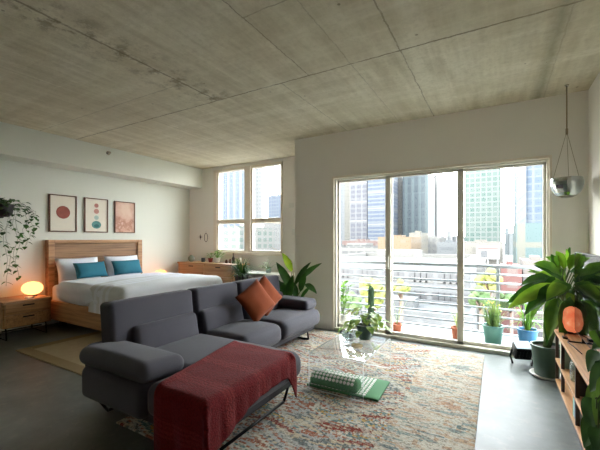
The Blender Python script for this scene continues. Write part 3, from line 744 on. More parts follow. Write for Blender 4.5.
def pot(name, x, y, z, r0, r1, h, mat, parent, soil=True, rim=.01, saucer=None):
    bm = bmesh.new(); lathe(bm, [(0, 0), (r0*.9, 0), (r0, .01), (r1, h-.02), (r1+rim, h-.018), (r1+rim, h), (r1-.008, h), (r1-.012, h-.03), (0, h-.03)], (x, y, z), 32)
    o = build(name, bm, mat, parent, smooth=True, auto=50)
    if soil:
        bm = bmesh.new(); lathe(bm, [(0, h-.022), (r1-.013, h-.026)], (x, y, z), 24); build('soil', bm, M_soil, parent)
    if saucer:
        bm = bmesh.new(); lathe(bm, [(0, 0), (saucer*.85, 0), (saucer, .025), (saucer-.008, .025), (saucer*.82, .008), (0, .008)], (x, y, z-.0085), 28); build('saucer', bm, M_cer_w, parent, smooth=True)
    return o
def leaves_obj(parent, bm, mat, name='foliage'): return build(name, bm, mat, parent, smooth=True)
# pothos in dark green pot
px_, py_ = -1.205, 3.44
t = thing('potted_plant', (px_, py_, ZT), 'bushy variegated pothos in a dark green pot on the clear table', 'plant')
pot('pot', px_, py_, ZT, .062, .085, .15, M_cer_g, t)
bm = bmesh.new(); bs = bmesh.new(); random.seed(11)
for k in range(46):
    a = random.uniform(0, 2*PI); e = random.uniform(-.5, 1.3); r = random.uniform(.08, .21)
    c0 = Vector((px_, py_, ZT+.14)); e0 = c0+Vector((math.cos(a)*math.cos(e)*r, math.sin(a)*math.cos(e)*r, math.sin(e)*r*.85+.03))
    if e0.z < ZT+.03: e0.z = ZT+.04
    tip = e0+Vector((math.cos(a), math.sin(a), -.55))*random.uniform(.07, .11)
    if tip.z < ZT+.01: tip.z = ZT+.01
    tube(bs, arc(c0, e0, (0, 0, .02), 4), .002, 4)
    leaf(bm, e0, tip, random.uniform(.06, .09), .012, .15, 6, 'heart')
for (uu, vv) in ((348, 322), (343, 328), (352, 331), (377, 316), (379, 322)):
    q = P(uu, vv, Y=py_-.02); tube(bs, arc((px_, py_, ZT+.15), q, (0, 0, .04), 5), .002, 4); leaf(bm, q, q+Vector((-.05 if uu < 360 else .04, -.03, -.06)), .085, .01, .15, 6, 'heart')
leaves_obj(t, bm, M_lf_v); leaves_obj(t, bs, M_stem, 'stems')
# glass bowl and coaster
q = P(350, 340, z=ZT)
gb = thing('glass_bowl', (q.x, q.y, ZT), 'small rippled clear glass bowl beside the pothos pot', 'bowl')
bm = bmesh.new(); n_ = 18
prf = [(.0, .0), (.045, .0), (.075, .03), (.085, .07), (.078, .09), (.072, .088), (.077, .068), (.066, .034), (.04, .008), (0, .008)]
rg = lathe(bm, prf, (q.x, q.y, ZT), n_, flat=True)
for i, ring in enumerate(rg):
    for k, v in enumerate(ring):
        if len(ring) > 1: f_ = 1+.07*(1 if (k+i) % 2 else -1); v.co.x = q.x+(v.co.x-q.x)*f_; v.co.y = q.y+(v.co.y-q.y)*f_
build('bowl', bm, clear('rippled_glass', (.9, .93, .95), 1.6, 2.2, white=.18, rough=.05), gb)
bm = bmesh.new(); random.seed(3)
for k in range(12):
    a = random.uniform(0, 6.28); r = random.uniform(0, .045); s_ = random.uniform(.012, .018)
    mm = Matrix.Translation((q.x+r*math.cos(a), q.y+r*math.sin(a), ZT+.03+random.uniform(0, .04))) @ Matrix.Diagonal((s_*1.3, s_, s_*.8, 1)); bmesh.ops.create_icosphere(bm, subdivisions=2, radius=1., matrix=mm)
build('pebbles', bm, simple('glass_pebbles', hexc(200, 205, 208), .1, .6), gb, smooth=True)
q = P(357, 346, z=ZT)
bm = bmesh.new(); lathe(bm, [(0, 0), (.052, 0), (.055, .004), (.055, .010), (.05, .012), (0, .012)], (q.x, q.y, ZT), 28)
tag(recentre(build('coaster', bm, simple('cork', hexc(206, 182, 146), .85, vs=30), smooth=True, auto=40), (q.x, q.y, ZT)), 'round beige coaster on the clear coffee table', 'coaster')

# ================================================================ ACUPRESSURE MAT AND PILLOW
def discs(bm, M, nx, ny, sx, sy, r, mi=1, onroll=None):
    for i in range(nx):
        for j in range(ny):
            x = (i-(nx-1)/2)*sx; y = (j-(ny-1)/2)*sy+(sy*.5 if False else 0)
            if onroll:
                R = onroll; a = y/R; c0 = Vector((x, math.sin(a)*R, math.cos(a)*R)); nn = Vector((0, math.sin(a), math.cos(a)))
            else: c0 = Vector((x, y, 0)); nn = Vector((0, 0, 1))
            s = nn.orthogonal().normalized(); t_ = nn.cross(s)
            k = 8
            lo = [bm.verts.new(M @ (c0+(s*math.cos(2*PI*q/k)+t_*math.sin(2*PI*q/k))*r)) for q in range(k)]
            hi = [bm.verts.new(M @ (c0+nn*.006+(s*math.cos(2*PI*q/k)+t_*math.sin(2*PI*q/k))*r*.75)) for q in range(k)]
            for q in range(k): bm.faces.new((lo[q], lo[(q+1) % k], hi[(q+1) % k], hi[q])).material_index = mi
            f = bm.faces.new(hi); f.material_index = mi
Mt = Matrix.Translation((-1.22, 3.03, .0155)) @ Matrix.Rotation(.035, 4, 'Z')
bm = bmesh.new(); rbox(bm, -.34, .34, -.215, .215, 0, .02, .009, M=Mt, n=6, arc=2)
discs(bm, Mt @ Matrix.Translation((-.045, 0, .0195)), 15, 11, .036, .036, .0155)
o = recentre(build('acupressure_mat', bm, [M_mat, M_disc]), (-1.22, 3.03, .0155)); tag(o, 'green acupressure mat with rows of white rosettes on the rug', 'mat')
# strip of printed lettering-like white marks is too small to read; plain green end panel stays
Mt = Matrix.Translation((-1.30, 2.90, .0385+.0)) @ Matrix.Rotation(.0, 4, 'Z')
bm = bmesh.new(); R = .075; L = .235; ns = 20
rings = []
for xx, rr in [(-L, .6), (-L+.006, .9), (-L+.02, 1), (L-.02, 1), (L-.006, .9), (L, .6)]:
    ring = []
    for k in range(ns+1):
        a = -PI*.62+PI*1.24*k/ns; ring.append(bm.verts.new(Mt @ Vector((xx, math.sin(a)*R*rr, max(0.002, .028+math.cos(a)*R*rr)))))
    rings.append(ring)
for a, b in zip(rings, rings[1:]):
    for k in range(ns+1):
        f = bm.faces.new((a[k], a[(k+1) % (ns+1)], b[(k+1) % (ns+1)], b[k])); f.smooth = True
bm.faces.new(rings[0]); bm.faces.new(rings[-1][::-1])
discs(bm, Mt @ Matrix.Translation((-.01, 0, .028)), 12, 5, .036, .036, .0155, onroll=R)
o = recentre(build('acupressure_pillow', bm, [M_mat, M_disc]), (-1.3, 2.9, .04)); tag(o, 'half-round green neck pillow with white rosettes lying on the green mat', 'pillow')

# ================================================================ DRESSER AND NOOK
dr = thing('dresser', (-5.35, 5.43, 0), 'long low wooden dresser under the nook window', 'dresser')
x0, x1, y0, y1 = -6.16, -4.56, 5.2, 5.64
bm = bmesh.new(); box(bm, x0, x0+.03, y0+.01, y1, .35, .86, .003); box(bm, x1-.03, x1, y0+.01, y1, .35, .86, .003); box(bm, x0+.03, x1-.03, y0+.01, y1, .35, .38); box(bm, x0+.03, x1-.03, y1-.02, y1, .38, .86); box(bm, -5.37, -5.34, y0+.01, y1-.02, .38, .86)
build('body', bm, M_dress, dr)
bm = bmesh.new(); box(bm, x0-.01, x1+.08, y0-.01, y1, .861, .89, .004); build('top', bm, M_dress, dr)
for (xa, xb) in ((x0+.034, -5.374), (-5.336, x1-.034)):
    for (za, zb) in ((.625, .855), (.385, .615)):
        bm = bmesh.new(); box(bm, xa, xb, y0, y0+.3, za, zb, .003); q = build('drawer', bm, M_dress, dr)
        bm = bmesh.new(); xm = (xa+xb)/2; box(bm, xm-.07, xm+.07, y0-.006, y0-.0005, zb-.05, zb-.03, .002); build('handle', bm, M_black, q, loc=(0, 0, 0))
for (x, y) in ((x0+.06, y0+.06), (x1-.06, y0+.06), (x0+.06, y1-.06), (x1-.06, y1-.06)):
    bm = bmesh.new(); tube(bm, [(x, y, 0), (x, y, .35)], [.015, .022], 10); build('leg', bm, M_black, dr)
def vessel(name, x, y, z, prof, mat, label, cat, n=22):
    bm = bmesh.new(); lathe(bm, prof, (x, y, z), n); return tag(recentre(build(name, bm, mat, smooth=True, auto=50), (x, y, z)), label, cat)
zd = .8905
vessel('round_vase', -5.98, 5.42, zd, [(0, 0), (.04, 0), (.075, .05), (.07, .1), (.03, .135), (.032, .15), (.024, .15), (.022, .13), (0, .1)], simple('grey_green_glaze', hexc(128, 134, 116), .4), 'squat grey-green vase at the bed end of the dresser', 'vase')
vessel('candle_jar', -5.64, 5.45, zd, [(0, 0), (.04, 0), (.042, .09), (.036, .09), (.034, .07), (0, .07)], M_cer_k, 'small dark candle jar between the grey vase and the red pot', 'jar')
t = thing('potted_plant', (-5.32, 5.45, zd), 'small leafy plant in a round red pot on the dresser', 'plant')
pot('pot', -5.42, 5.45, zd, .04, .05, .09, simple('red_glaze', hexc(150, 52, 44), .4), t)
t2 = thing('white_planter', (-5.24, 5.46, zd), 'bushy green plant in a small white pot on the dresser', 'plant')
pot('pot', -5.24, 5.46, zd, .055, .07, .11, M_cer_w, t2)
bmA = bmesh.new(); bmB = bmesh.new(); random.seed(5)
for bmx, cx, nn, hh in ((bmA, -5.42, 8, .12), (bmB, -5.24, 26, .22)):
    for k in range(nn):
        a = random.uniform(0, 6.28); e = random.uniform(.2, 1.4); r = random.uniform(.5, 1)*hh
        c0 = Vector((cx, 5.45, zd+.08)); e0 = c0+Vector((math.cos(a)*math.cos(e)*r*1.1, math.sin(a)*math.cos(e)*r*.6, math.sin(e)*r))
        tube(bmx, [c0, e0], .003, 4); leaf(bmx, e0, e0+Vector((math.cos(a)*.07, math.sin(a)*.04, .01)), .055, .01, .2, 5, 'oval')
leaves_obj(t, bmA, M_lf_m); leaves_obj(t2, bmB, M_lf_m)
vessel('spice_jar', -4.93, 5.42, zd, [(0, 0), (.028, 0), (.028, .05), (.018, .06), (.018, .075), (0, .075)], simple('amber_jar', hexc(92, 54, 30), .3), 'small squat brown jar right of the white planter', 'jar')
vessel('spice_jar', -4.86, 5.46, zd, [(0, 0), (.024, 0), (.024, .07), (.016, .08), (.016, .09), (0, .09)], simple('brown_jar', hexc(110, 66, 44), .4), 'slightly taller brown jar beside the dark bottle on the dresser', 'jar')
vessel('dark_bottle', -4.74, 5.42, zd, [(0, 0), (.03, 0), (.032, .11), (.012, .15), (.012, .2), (.015, .2), (.015, .215), (0, .215)], M_darkw, 'tall dark bottle standing on the dresser', 'bottle')
vessel('candle_jar', -4.62, 5.48, zd, [(0, 0), (.035, 0), (.036, .12), (.03, .12), (.03, .1), (0, .1)], M_cer_w, 'pale cylindrical jar at the right end of the dresser', 'jar')

# white desk right of the dresser
dk = thing('side_desk', (-3.75, 5.4, 0), 'narrow white desk under the nook window behind the plants', 'desk')
bm = bmesh.new(); box(bm, -4.42, -3.05, 5.12, 5.62, .72, .75, .004); build('desk_top', bm, M_wplast, dk)
bm = bmesh.new(); box(bm, -4.36, -3.11, 5.16, 5.18, .62, .715); build('apron', bm, M_wplast, dk)
for (x, y) in ((-4.38, 5.16), (-3.09, 5.16), (-4.38, 5.58), (-3.09, 5.58)):
    bm = bmesh.new(); box(bm, x-.02, x+.02, y-.02, y+.02, 0, .719, .003); build('leg', bm, M_wplast, dk)
t = thing('potted_plant', (-3.78, 5.32, .751), 'small silver-leaved plant in a clear vase on the white desk', 'plant')
bm = bmesh.new(); lathe(bm, [(0, 0), (.045, 0), (.06, .06), (.045, .12), (.04, .12), (.054, .06), (.04, .008), (0, .008)], (-3.78, 5.32, .751), 20); build('vase', bm, clear('vase_glass', (.85, .92, .92), 1.5, 1.5, white=.1), t, smooth=True)
bm = bmesh.new(); random.seed(6)
for k in range(22):
    a = random.uniform(0, 6.28); e = random.uniform(.1, 1.4); r = random.uniform(.08, .17); c0 = Vector((-3.78, 5.32, .83)); e0 = c0+Vector((math.cos(a)*math.cos(e)*r, math.sin(a)*math.cos(e)*r*.8, math.sin(e)*r))
    tube(bm, [c0, e0], .003, 4); leaf(bm, e0, e0+Vector((math.cos(a)*.06, math.sin(a)*.05, .0)), .045, .01, .2, 5, 'oval')
leaves_obj(t, bm, M_lf_s)
# ponytail palm on stand
cx, cy = -4.12, 4.94
t = thing('plant_stand', (cx, cy, 0), 'dark three-legged stand under the spiky plant by the dresser', 'stand')
bm = bmesh.new(); lathe(bm, [(0, .46), (.15, .46), (.15, .48), (0, .48)], (cx, cy, 0), 24); build('top', bm, M_darkw, t)
for k in range(3):
    a = 2*PI*k/3; bm = bmesh.new(); tube(bm, [(cx+.16*math.cos(a), cy+.16*math.sin(a), 0), (cx+.11*math.cos(a), cy+.11*math.sin(a), .46)], .012, 8); build('leg', bm, M_darkw, t)
t = thing('potted_plant', (cx, cy, .481), 'spiky arching grassy plant in a charcoal pot beside the dresser', 'plant')
pot('pot', cx, cy, .481, .09, .13, .24, M_cer_k, t)
bm = bmesh.new(); random.seed(8)
for k in range(170):
    a = random.uniform(0, 6.28); r = random.uniform(.10, .40); h_ = random.uniform(-.08, .34)-(.14 if r > .3 else 0)
    c0 = Vector((cx+.03*math.cos(a), cy+.03*math.sin(a), .7)); leaf(bm, c0, c0+Vector((r*math.cos(a), r*math.sin(a), h_)), .02, .05+.1*random.random(), .3, 7, 'grass')
leaves_obj(t, bm, M_lf_d)

# trailing plant in hanging wall planter
px_, py_, pz_ = -6.16, 2.08, 1.72
t = thing('hanging_planter', (px_, py_, pz_), 'leafy trailing plant in a dark planter hung on the bed wall', 'plant')
bm = bmesh.new(); lathe(bm, [(0, 0), (.08, 0), (.12, .04), (.14, .16), (.15, .16), (.15, .175), (.13, .175), (.125, .15), (0, .15)], (px_, py_, pz_), 28); build('pot', bm, M_cer_k, t, smooth=True, auto=50)
bm = bmesh.new(); box(bm, XL+.001, px_-.1, py_-.02, py_+.02, pz_+.0, pz_+.02); box(bm, XL+.001, XL+.015, py_-.02, py_+.02, pz_-.1, pz_+.14); box(bm, px_-.15, px_+.02, py_-.015, py_+.015, pz_-.018, pz_-.002); build('bracket', bm, M_black, t)
bm = bmesh.new(); bs = bmesh.new(); random.seed(21)
for k in range(90):
    a = random.uniform(0, 6.28); r = random.uniform(.06, .22); c0 = Vector((px_+.9*r*math.cos(a), py_+1.3*r*math.sin(a), pz_+.17+random.uniform(-.03, .12)-r*.25))
    if c0.x < XL+.08: c0.x = XL+.08
    tp = c0+Vector((math.cos(a)*.06, math.sin(a)*.08, -.03)); tp.x = max(tp.x, XL+.02); leaf(bm, c0, tp, .085, .01, .2, 5, 'heart')
    tube(bs, [(px_, py_, pz_+.16), c0], .002, 4)
for (dy, dx_, ln) in ((.17, .05, 1.02), (.12, .1, .82), (.27, .02, .55), (.31, .0, .50), (.42, .0, .28), (.0, .12, .95), (.36, .03, .38), (-.1, .1, .8), (.06, .04, 1.1)):
    pts = [Vector((px_+dx_*.6, py_+dy*.5, pz_+.2)), Vector((px_+dx_, py_+dy, pz_+.1))]
    for k in range(1, 9): pts.append(Vector((px_+dx_+.015*math.sin(k*1.9+dy*9), py_+dy+.03*math.sin(k*1.3+dy*20), pz_+.1-ln*k/8)))
    tube(bs, pts, .0022, 4)
    for k in range(2, len(pts)):
        for q in range(2 if ln > .6 else 1):
            a = random.uniform(0, 6.28); c0 = pts[k-1].lerp(pts[k], random.random()); sz = random.uniform(.05, .085)
            tp = c0+Vector((abs(math.cos(a))*sz*.7, math.sin(a)*sz, -sz*.6)); leaf(bm, c0, tp, sz*.8, .005, .2, 5, 'heart')
leaves_obj(t, bm, M_lf_d); leaves_obj(t, bs, M_stem, 'vines')

# bird of paradise by the wall corner
cx, cy = -2.80, 4.52
t = thing('floor_plant', (cx, cy, 0), 'tall broad-leaved plant in a floor pot between sofa and wall corner', 'plant')
pot('pot', cx, cy, 0.001, .12, .16, .30, M_cer_w, t)
M_bop = leafmat('leaf_dark_bop', hexc(30, 62, 30), hexc(52, 92, 42), .4, trans=.15)
LV = [((292, 290), (276, 262), .15, M_bop), ((296, 283), (322, 263), .12, M_bop), ((294, 286), (311, 262), .11, M_bop), ((305, 284), (317, 294), .10, M_bop), ((290, 290), (272, 285), .16, M_bop), ((288, 283), (280, 300), .15, M_lf_d),
      ((292, 272), (282, 253), .12, M_lf_y), ((300, 292), (306, 272), .12, M_bop), ((286, 296), (270, 276), .15, M_bop), ((297, 298), (290, 280), .13, M_bop), ((300, 300), (311, 287), .08, M_lf_d), ((288, 300), (293, 275), .13, M_lf_d)]
for k, (a, b, wd, mt) in enumerate(LV):
    yy = cy-.02-.05*(k % 4); p0 = P(a[0], a[1], Y=yy); p1 = P(b[0], b[1], Y=yy-.05*(1 if k % 2 else 2))
    bm = bmesh.new(); leaf(bm, p0, p1, wd*.9, .02, .25, 9, 'lance', wave=.08, up=(.3, -.7, .6)); tube(bm, arc((cx+.02*math.cos(k), cy+.02*math.sin(k), .28), p0, (0, -.02, 0), 6), .006, 5, mi=1)
    build('leaf', bm, [mt, M_stem], t, smooth=True)
bm = bmesh.new(); q0 = P(292, 262, Y=4.45); q1 = P(268, 246, Y=4.40); tube(bm, arc(P(296, 300, Y=4.48), q0, (0, 0, .02), 5), .005, 5); leaf(bm, q0, q1, .03, .03, .6, 8, 'grass'); build('dried_leaf', bm, M_dry, t, smooth=True)['label'] = 'curled dry brown leaf'

# ================================================================ SHELF WALL
sh = thing('low_bookshelf', (.67, 2.95, 0), 'low open pine bookshelf along the right wall', 'bookshelf')
sx0, sx1, sy0, sy1 = .48, .85, 1.9, 4.05
bm = bmesh.new(); box(bm, sx0-.005, sx1, sy0, sy1+.01, .51, .535, .003); build('top_board', bm, M_shelf, sh)
bm = bmesh.new(); box(bm, sx0, sx1, sy0+.02, sy1-.02, .25, .268, .002); build('shelf_board', bm, M_shelf, sh)
bm = bmesh.new(); box(bm, sx0, sx1, sy0+.02, sy1-.02, .05, .07, .002); build('bottom_board', bm, M_shelf, sh)
for yy in (sy0, 2.28, 3.08, 3.70, sy1-.019):
    bm = bmesh.new()
    for xx in (sx0+.004, sx1-.03): box(bm, xx, xx+.024, yy, yy+.018, .071, .249); box(bm, xx, xx+.024, yy, yy+.018, .269, .509)
    box(bm, sx0+.028, sx1-.03, yy+.003, yy+.015, .235, .249)
    build('upright', bm, M_darkw, sh)
bm = bmesh.new(); box(bm, sx0+.01, sx0+.03, sy0, sy1, 0, .049); box(bm, sx1-.03, sx1-.01, sy0, sy1, 0, .049); build('plinth', bm, M_black, sh)
# books
random.seed(12)
def book(y, z, w_, h_, dp, col, label, lean=0., grp='books in the low shelf'):
    M = Matrix.Translation((.50, y, z)) @ Matrix.Rotation(lean, 4, 'X')
    b = thing('book', (.50, y, z), label, 'book', grp)
    bm = bmesh.new(); mc = simple('book_cover', col, .6, var=.04)
    box(bm, 0, dp, 0, .003, 0, h_, M=M); box(bm, 0, dp, w_-.003, w_, 0, h_, M=M); box(bm, -.002, .002, 0, w_, 0, h_, M=M)
    build('cover', bm, mc, b)
    bm = bmesh.new(); box(bm, .003, dp-.004, .003, w_-.003, .003, h_-.004, M=M); build('pages', bm, M_paper, b)
bk = [(.028, .155, hexc(200, 222, 232), 'pale blue book in the lower shelf bay, against the upright'), (.022, .15, hexc(70, 150, 190), 'bright blue book second in the lower bay row'), (.03, .16, hexc(232, 232, 226), 'thick white book in the lower bay row'), (.02, .145, hexc(60, 120, 160), 'thin dark blue book in the lower bay row'),
      (.03, .155, hexc(210, 226, 222), 'mint white book near the end of the lower bay row'), (.024, .15, hexc(120, 182, 176), 'turquoise book ending the lower bay row')]
y = 3.10
for (w_, h_, c_, lb) in bk:
    book(y, .071, w_, h_, .2, c_, lb); y += w_+.003
for k, (c_, lb, w_, h_) in enumerate(((hexc(150, 182, 164), 'grey-green book upright in the narrow end bay', .05, .2), (hexc(116, 150, 136), 'darker green book in the narrow end bay', .045, .19), (hexc(196, 206, 190), 'pale green book next to the end panel', .04, .2))):
    book(3.725+.052*k, .27, w_, h_, .24, c_, lb)
for k, (c_, lb, w_, h_) in enumerate(((hexc(40, 44, 40), 'black spined record album in the upper bay', .012, .225), (hexc(96, 90, 70), 'olive record album in the upper bay', .012, .225), (hexc(60, 66, 58), 'dark green record album in the upper bay', .012, .225), (hexc(140, 120, 90), 'tan record album in the upper bay', .012, .225), (hexc(44, 40, 46), 'dark purple record album in the upper bay', .012, .22))):
    book(3.12+.016*k, .27, w_, h_, .3, c_, lb, grp='record albums in the upper bay')
o = vessel('storage_jar', .58, 3.45, .2695, [(0, 0), (.07, 0), (.075, .02), (.075, .14), (.05, .17), (.05, .19), (0, .19)], clear('green_bottle_glass', (.55, .62, .5), 1.5, 1.5, white=.15), 'dark greenish glass jar on the upper shelf', 'jar')
vessel('shell_bowl', .58, 2.85, .0715, [(0, 0), (.04, 0), (.08, .06), (.1, .1), (.09, .1), (.07, .06), (0, .02)], M_cer_w, 'white bowl at the bottom of the low shelf', 'bowl')

# television
tv = thing('television', (.66, 3.28, .536), 'large dark flat-screen television standing on the low bookshelf', 'television')
vx = .60; ya, yb = 2.46, 3.86; za, zb = .585, 1.285
bm = bmesh.new(); box(bm, vx, vx+.035, ya, yb, za, zb, .004); build('casing', bm, M_black, tv)
m, nt, out = newmat('tv_screen_glass'); T = NT(nt); p = T.n('ShaderNodeBsdfPrincipled'); p.inputs['Base Color'].default_value = (.004, .004, .005, 1); p.inputs['Roughness'].default_value = .04; p.inputs['IOR'].default_value = 1.8; p.inputs['Specular IOR Level'].default_value = 1.
T.l(p.outputs[0], out.inputs[0])
bm = bmesh.new(); box(bm, vx-.002, vx-.0005, ya+.006, yb-.006, za+.012, zb-.006); build('screen', bm, m, tv)
for yy in (ya+.25, yb-.25):
    bm = bmesh.new(); box(bm, vx-.08, vx+.12, yy-.01, yy+.01, .5355, .545, .002); box(bm, vx+.008, vx+.028, yy-.01, yy+.01, .545, za+.01); build('foot', bm, M_black, tv)

# salt lamp
sx, sy = .60, 3.957
sl = thing('salt_lamp', (sx, sy, .536), 'glowing orange salt rock lamp on the shelf beside the television', 'lamp')
bm = bmesh.new(); lathe(bm, [(0, 0), (.058, 0), (.06, .01), (.055, .02), (0, .02)], (sx, sy, .536), 24); build('base', bm, M_darkw, sl, smooth=True, auto=40)
bm = bmesh.new(); bmesh.ops.create_icosphere(bm, subdivisions=4, radius=1.)
for v in bm.verts:
    c_ = v.co.copy(); nn = 1+.10*noise.noise(c_*2.1)+.05*noise.noise(c_*6.)
    tp = 1-.16*max(0, c_.z)
    v.co = Vector((sx+c_.x*.082*nn*tp, sy+c_.y*.078*nn*tp, .536+.125+max(-.88, math.sin(c_.z*PI/2)*.95)*.12*nn))
m, nt, out = newmat('salt_rock_lit'); T = NT(nt); tcn = T.n('ShaderNodeTexCoord').outputs['Object']
cc = T.ramp(T.noise(tcn, 11., 5, .7), [(.3, hexc(222, 100, 62)), (.55, hexc(246, 146, 102)), (.75, hexc(255, 204, 176))])
p = T.n('ShaderNodeBsdfPrincipled'); T.l(cc, p.inputs['Base Color']); T.l(cc, p.inputs['Emission Color']); p.inputs['Emission Strength'].default_value = .55; p.inputs['Roughness'].default_value = .5
b = T.n('ShaderNodeBump'); b.inputs['Strength'].default_value = .6; b.inputs['Distance'].default_value = .01; T.l(T.noise(tcn, 26., 4, .7), b.inputs['Height']); T.l(b.outputs[0], p.inputs['Normal']); T.l(p.outputs[0], out.inputs[0])
build('salt_rock', bm, m, sl, smooth=True)
bm = bmesh.new(); pts = [(.56, sy-.05, .54), (.53, sy-.10, .54), (.51, sy-.20, .54), (.535, sy-.30, .54), (.51, sy-.38, .54), (.53, sy-.5, .54), (.55, sy-.7, .54)]
tube(bm, pts, .0035, 6); build('cord', bm, M_black, sl)
bm = bmesh.new(); box(bm, .495, .53, sy-.27, sy-.21, .5355, .552, .004); build('switch', bm, M_black, sl)

# green floor pot with big leaves
cx, cy = .44, 4.27
t = thing('floor_plant', (cx, cy, 0), 'large glossy broad-leaved plant in a dark green floor pot by the balcony door', 'plant')
pot('pot', cx, cy, .0095, .105, .135, .31, M_cer_g, t, saucer=.15)
BL = [((560, 286), (507, 303), .30, 4.12, 'd'), ((562, 276), (533, 264), .22, 4.05, 'm'), ((556, 280), (520, 286), .26, 4.2, 'd'), ((564, 270), (556, 251), .15, 4.15, 'b'), ((569, 270), (577, 254), .13, 4.2, 'b'), ((562, 274), (545, 257), .18, 4.3, 'm'),
      ((560, 298), (548, 340), .28, 4.05, 'm'), ((567, 300), (560, 338), .22, 4.0, 'd'), ((573, 280), (600, 292), .24, 4.25, 'd'), ((572, 272), (602, 268), .2, 4.3, 'm'), ((552, 292), (524, 316), .22, 4.3, 'd'), ((563, 288), (536, 306), .30, 4.0, 'd'),
      ((570, 284), (548, 300), .28, 3.98, 'm'), ((574, 290), (594, 322), .26, 4.2, 'd'), ((570, 270), (592, 258), .16, 4.3, 'b'), ((552, 284), (527, 272), .2, 4.35, 'm'), ((571, 296), (576, 332), .22, 4.1, 'd'), ((556, 292), (528, 298), .28, 4.22, 'm'),
      ((566, 268), (566, 249), .12, 4.25, 'b'), ((574, 278), (588, 266), .18, 4.1, 'd'), ((565, 290), (542, 286), .3, 4.15, 'd'), ((566, 284), (550, 270), .28, 4.2, 'm'), ((570, 290), (585, 300), .28, 4.3, 'd'), ((562, 300), (545, 318), .24, 4.12, 'm')]
random.seed(77)
BL += [((a[0]+random.uniform(-5, 3), a[1]+random.uniform(-4, 6)), (b[0]+random.uniform(-2, 9), b[1]+random.uniform(-6, 8)), wd*.8, yy+random.uniform(-.1, .12), random.choice('dmmb')) for (a, b, wd, yy, cm) in BL]
for k, (a, b, wd, yy, cm) in enumerate(BL):
    p0 = P(a[0], a[1], Y=yy); p1 = P(b[0], b[1], Y=yy-.08)
    p0.x = min(p0.x, XR-.06); p1.x = min(p1.x, XR-.03)
    bm = bmesh.new(); leaf(bm, p0, p1, wd*.56, .035, .28, 10, 'lance', wave=.1, up=(random.uniform(-.5, .3), -.8+.2*(k % 4), .65))
    tube(bm, arc((cx+.03*math.cos(k*2.4), cy+.03*math.sin(k*2.4), .30), p0, (0, 0, .03), 7), .005, 5, mi=1)
    lo = build('leaf', bm, [{'d': M_lf_d, 'm': M_lf_m, 'b': M_lf_b}[cm], M_stem], t, smooth=True)
    for v in lo.data.vertices: v.co.x = min(v.co.x, XR-.012)

# foreground pothos on the shelf
cx, cy = .60, 2.20
t = thing('potted_plant', (cx, cy, .536), 'dark heart-leaved plant spilling over the near end of the low shelf', 'plant')
pot('pot', cx, cy, .536, .07, .09, .16, M_cer_w, t)
FL = [((596, 330), (604, 352), .15, 2.42), ((600, 352), (588, 372), .17, 2.52), ((612, 366), (590, 392), .2, 2.42), ((604, 385), (586, 410), .17, 2.46), ((612, 402), (588, 432), .2, 2.36), ((606, 420), (584, 448), .18, 2.34), ((618, 380), (600, 410), .22, 2.28), ((610, 340), (592, 350), .13, 2.6),
      ((614, 432), (600, 462), .2, 2.25), ((626, 350), (604, 378), .22, 2.3), ((622, 410), (610, 440), .22, 2.2), ((602, 360), (612, 388), .16, 2.45), ((608, 395), (596, 425), .18, 2.3), ((601, 436), (590, 466), .18, 2.3)]
for k, (a, b, wd, yy) in enumerate(FL):
    p0 = P(a[0], a[1], Y=yy); p1 = P(b[0], b[1], Y=yy)
    for q_ in (p0, p1):
        if q_.z < .56: q_.x = min(q_.x, .455)
    p0.x = min(p0.x, .58); p1.x = min(p1.x, .58)
    bm = bmesh.new(); leaf(bm, p0, p1, wd*.72, .01, .15, 8, 'heart', up=(-1, -.5, .3))
    q1 = Vector((.45, p0.y-.03, max(.56, p0.z)))
    tube(bm, [(cx, cy, .68), ((cx+q1.x)/2, (cy+q1.y)/2, .74), q1 if p0.z < .56 else p0, p0], .004, 5, mi=1)
    build('leaf', bm, [M_lf_m if k % 3 == 0 else M_lf_d, M_stem], t, smooth=True)

# black spotlight/fan on the floor
q = Vector((.24, 4.56, 0))
sp = thing('floor_spotlight', q, 'small black floodlight on feet in front of the balcony door', 'spotlight')
Mr = Matrix.Translation(q+Vector((0, 0, .15))) @ Matrix.Rotation(.30, 4, 'Z') @ Matrix.Rotation(.42, 4, 'X')
bm = bmesh.new(); rbox(bm, -.085, .085, -.075, .075, -.08, .07, .02, M=Mr, n=3, arc=2)
for k in range(5): box(bm, -.075+.033*k, -.067+.033*k, -.08, -.06, -.045, .045, M=Mr)
build('housing', bm, M_black, sp, smooth=True, auto=40)
bm = bmesh.new(); box(bm, -.078, .078, -.065, .065, .0705, .077, M=Mr); build('lens', bm, simple('lens_painted_reflection', hexc(150, 165, 175), .15, var=.03), sp)  # pale blue reflection is painted into the lens colour
for s in (-1, 1):
    bm = bmesh.new(); a = Mr @ Vector((s*.1, 0, 0)); tube(bm, [a, (q.x+s*.11, q.y+.02, .06), (q.x+s*.09, q.y-.05, .011)], .01, 6); tube(bm, [(q.x+s*.09, q.y-.06, .011), (q.x+s*.09, q.y+.07, .011)], .01, 6); build('foot', bm, M_black, sp)
bm = bmesh.new(); tube(bm, [(q.x+.08, q.y+.05, .06), (q.x+.14, q.y+.04, .01), (q.x+.2, q.y-.02, .006), (q.x+.3, q.y+.03, .006), (q.x+.5, q.y+.05, .006)], .004, 6); build('cord', bm, M_black, sp)

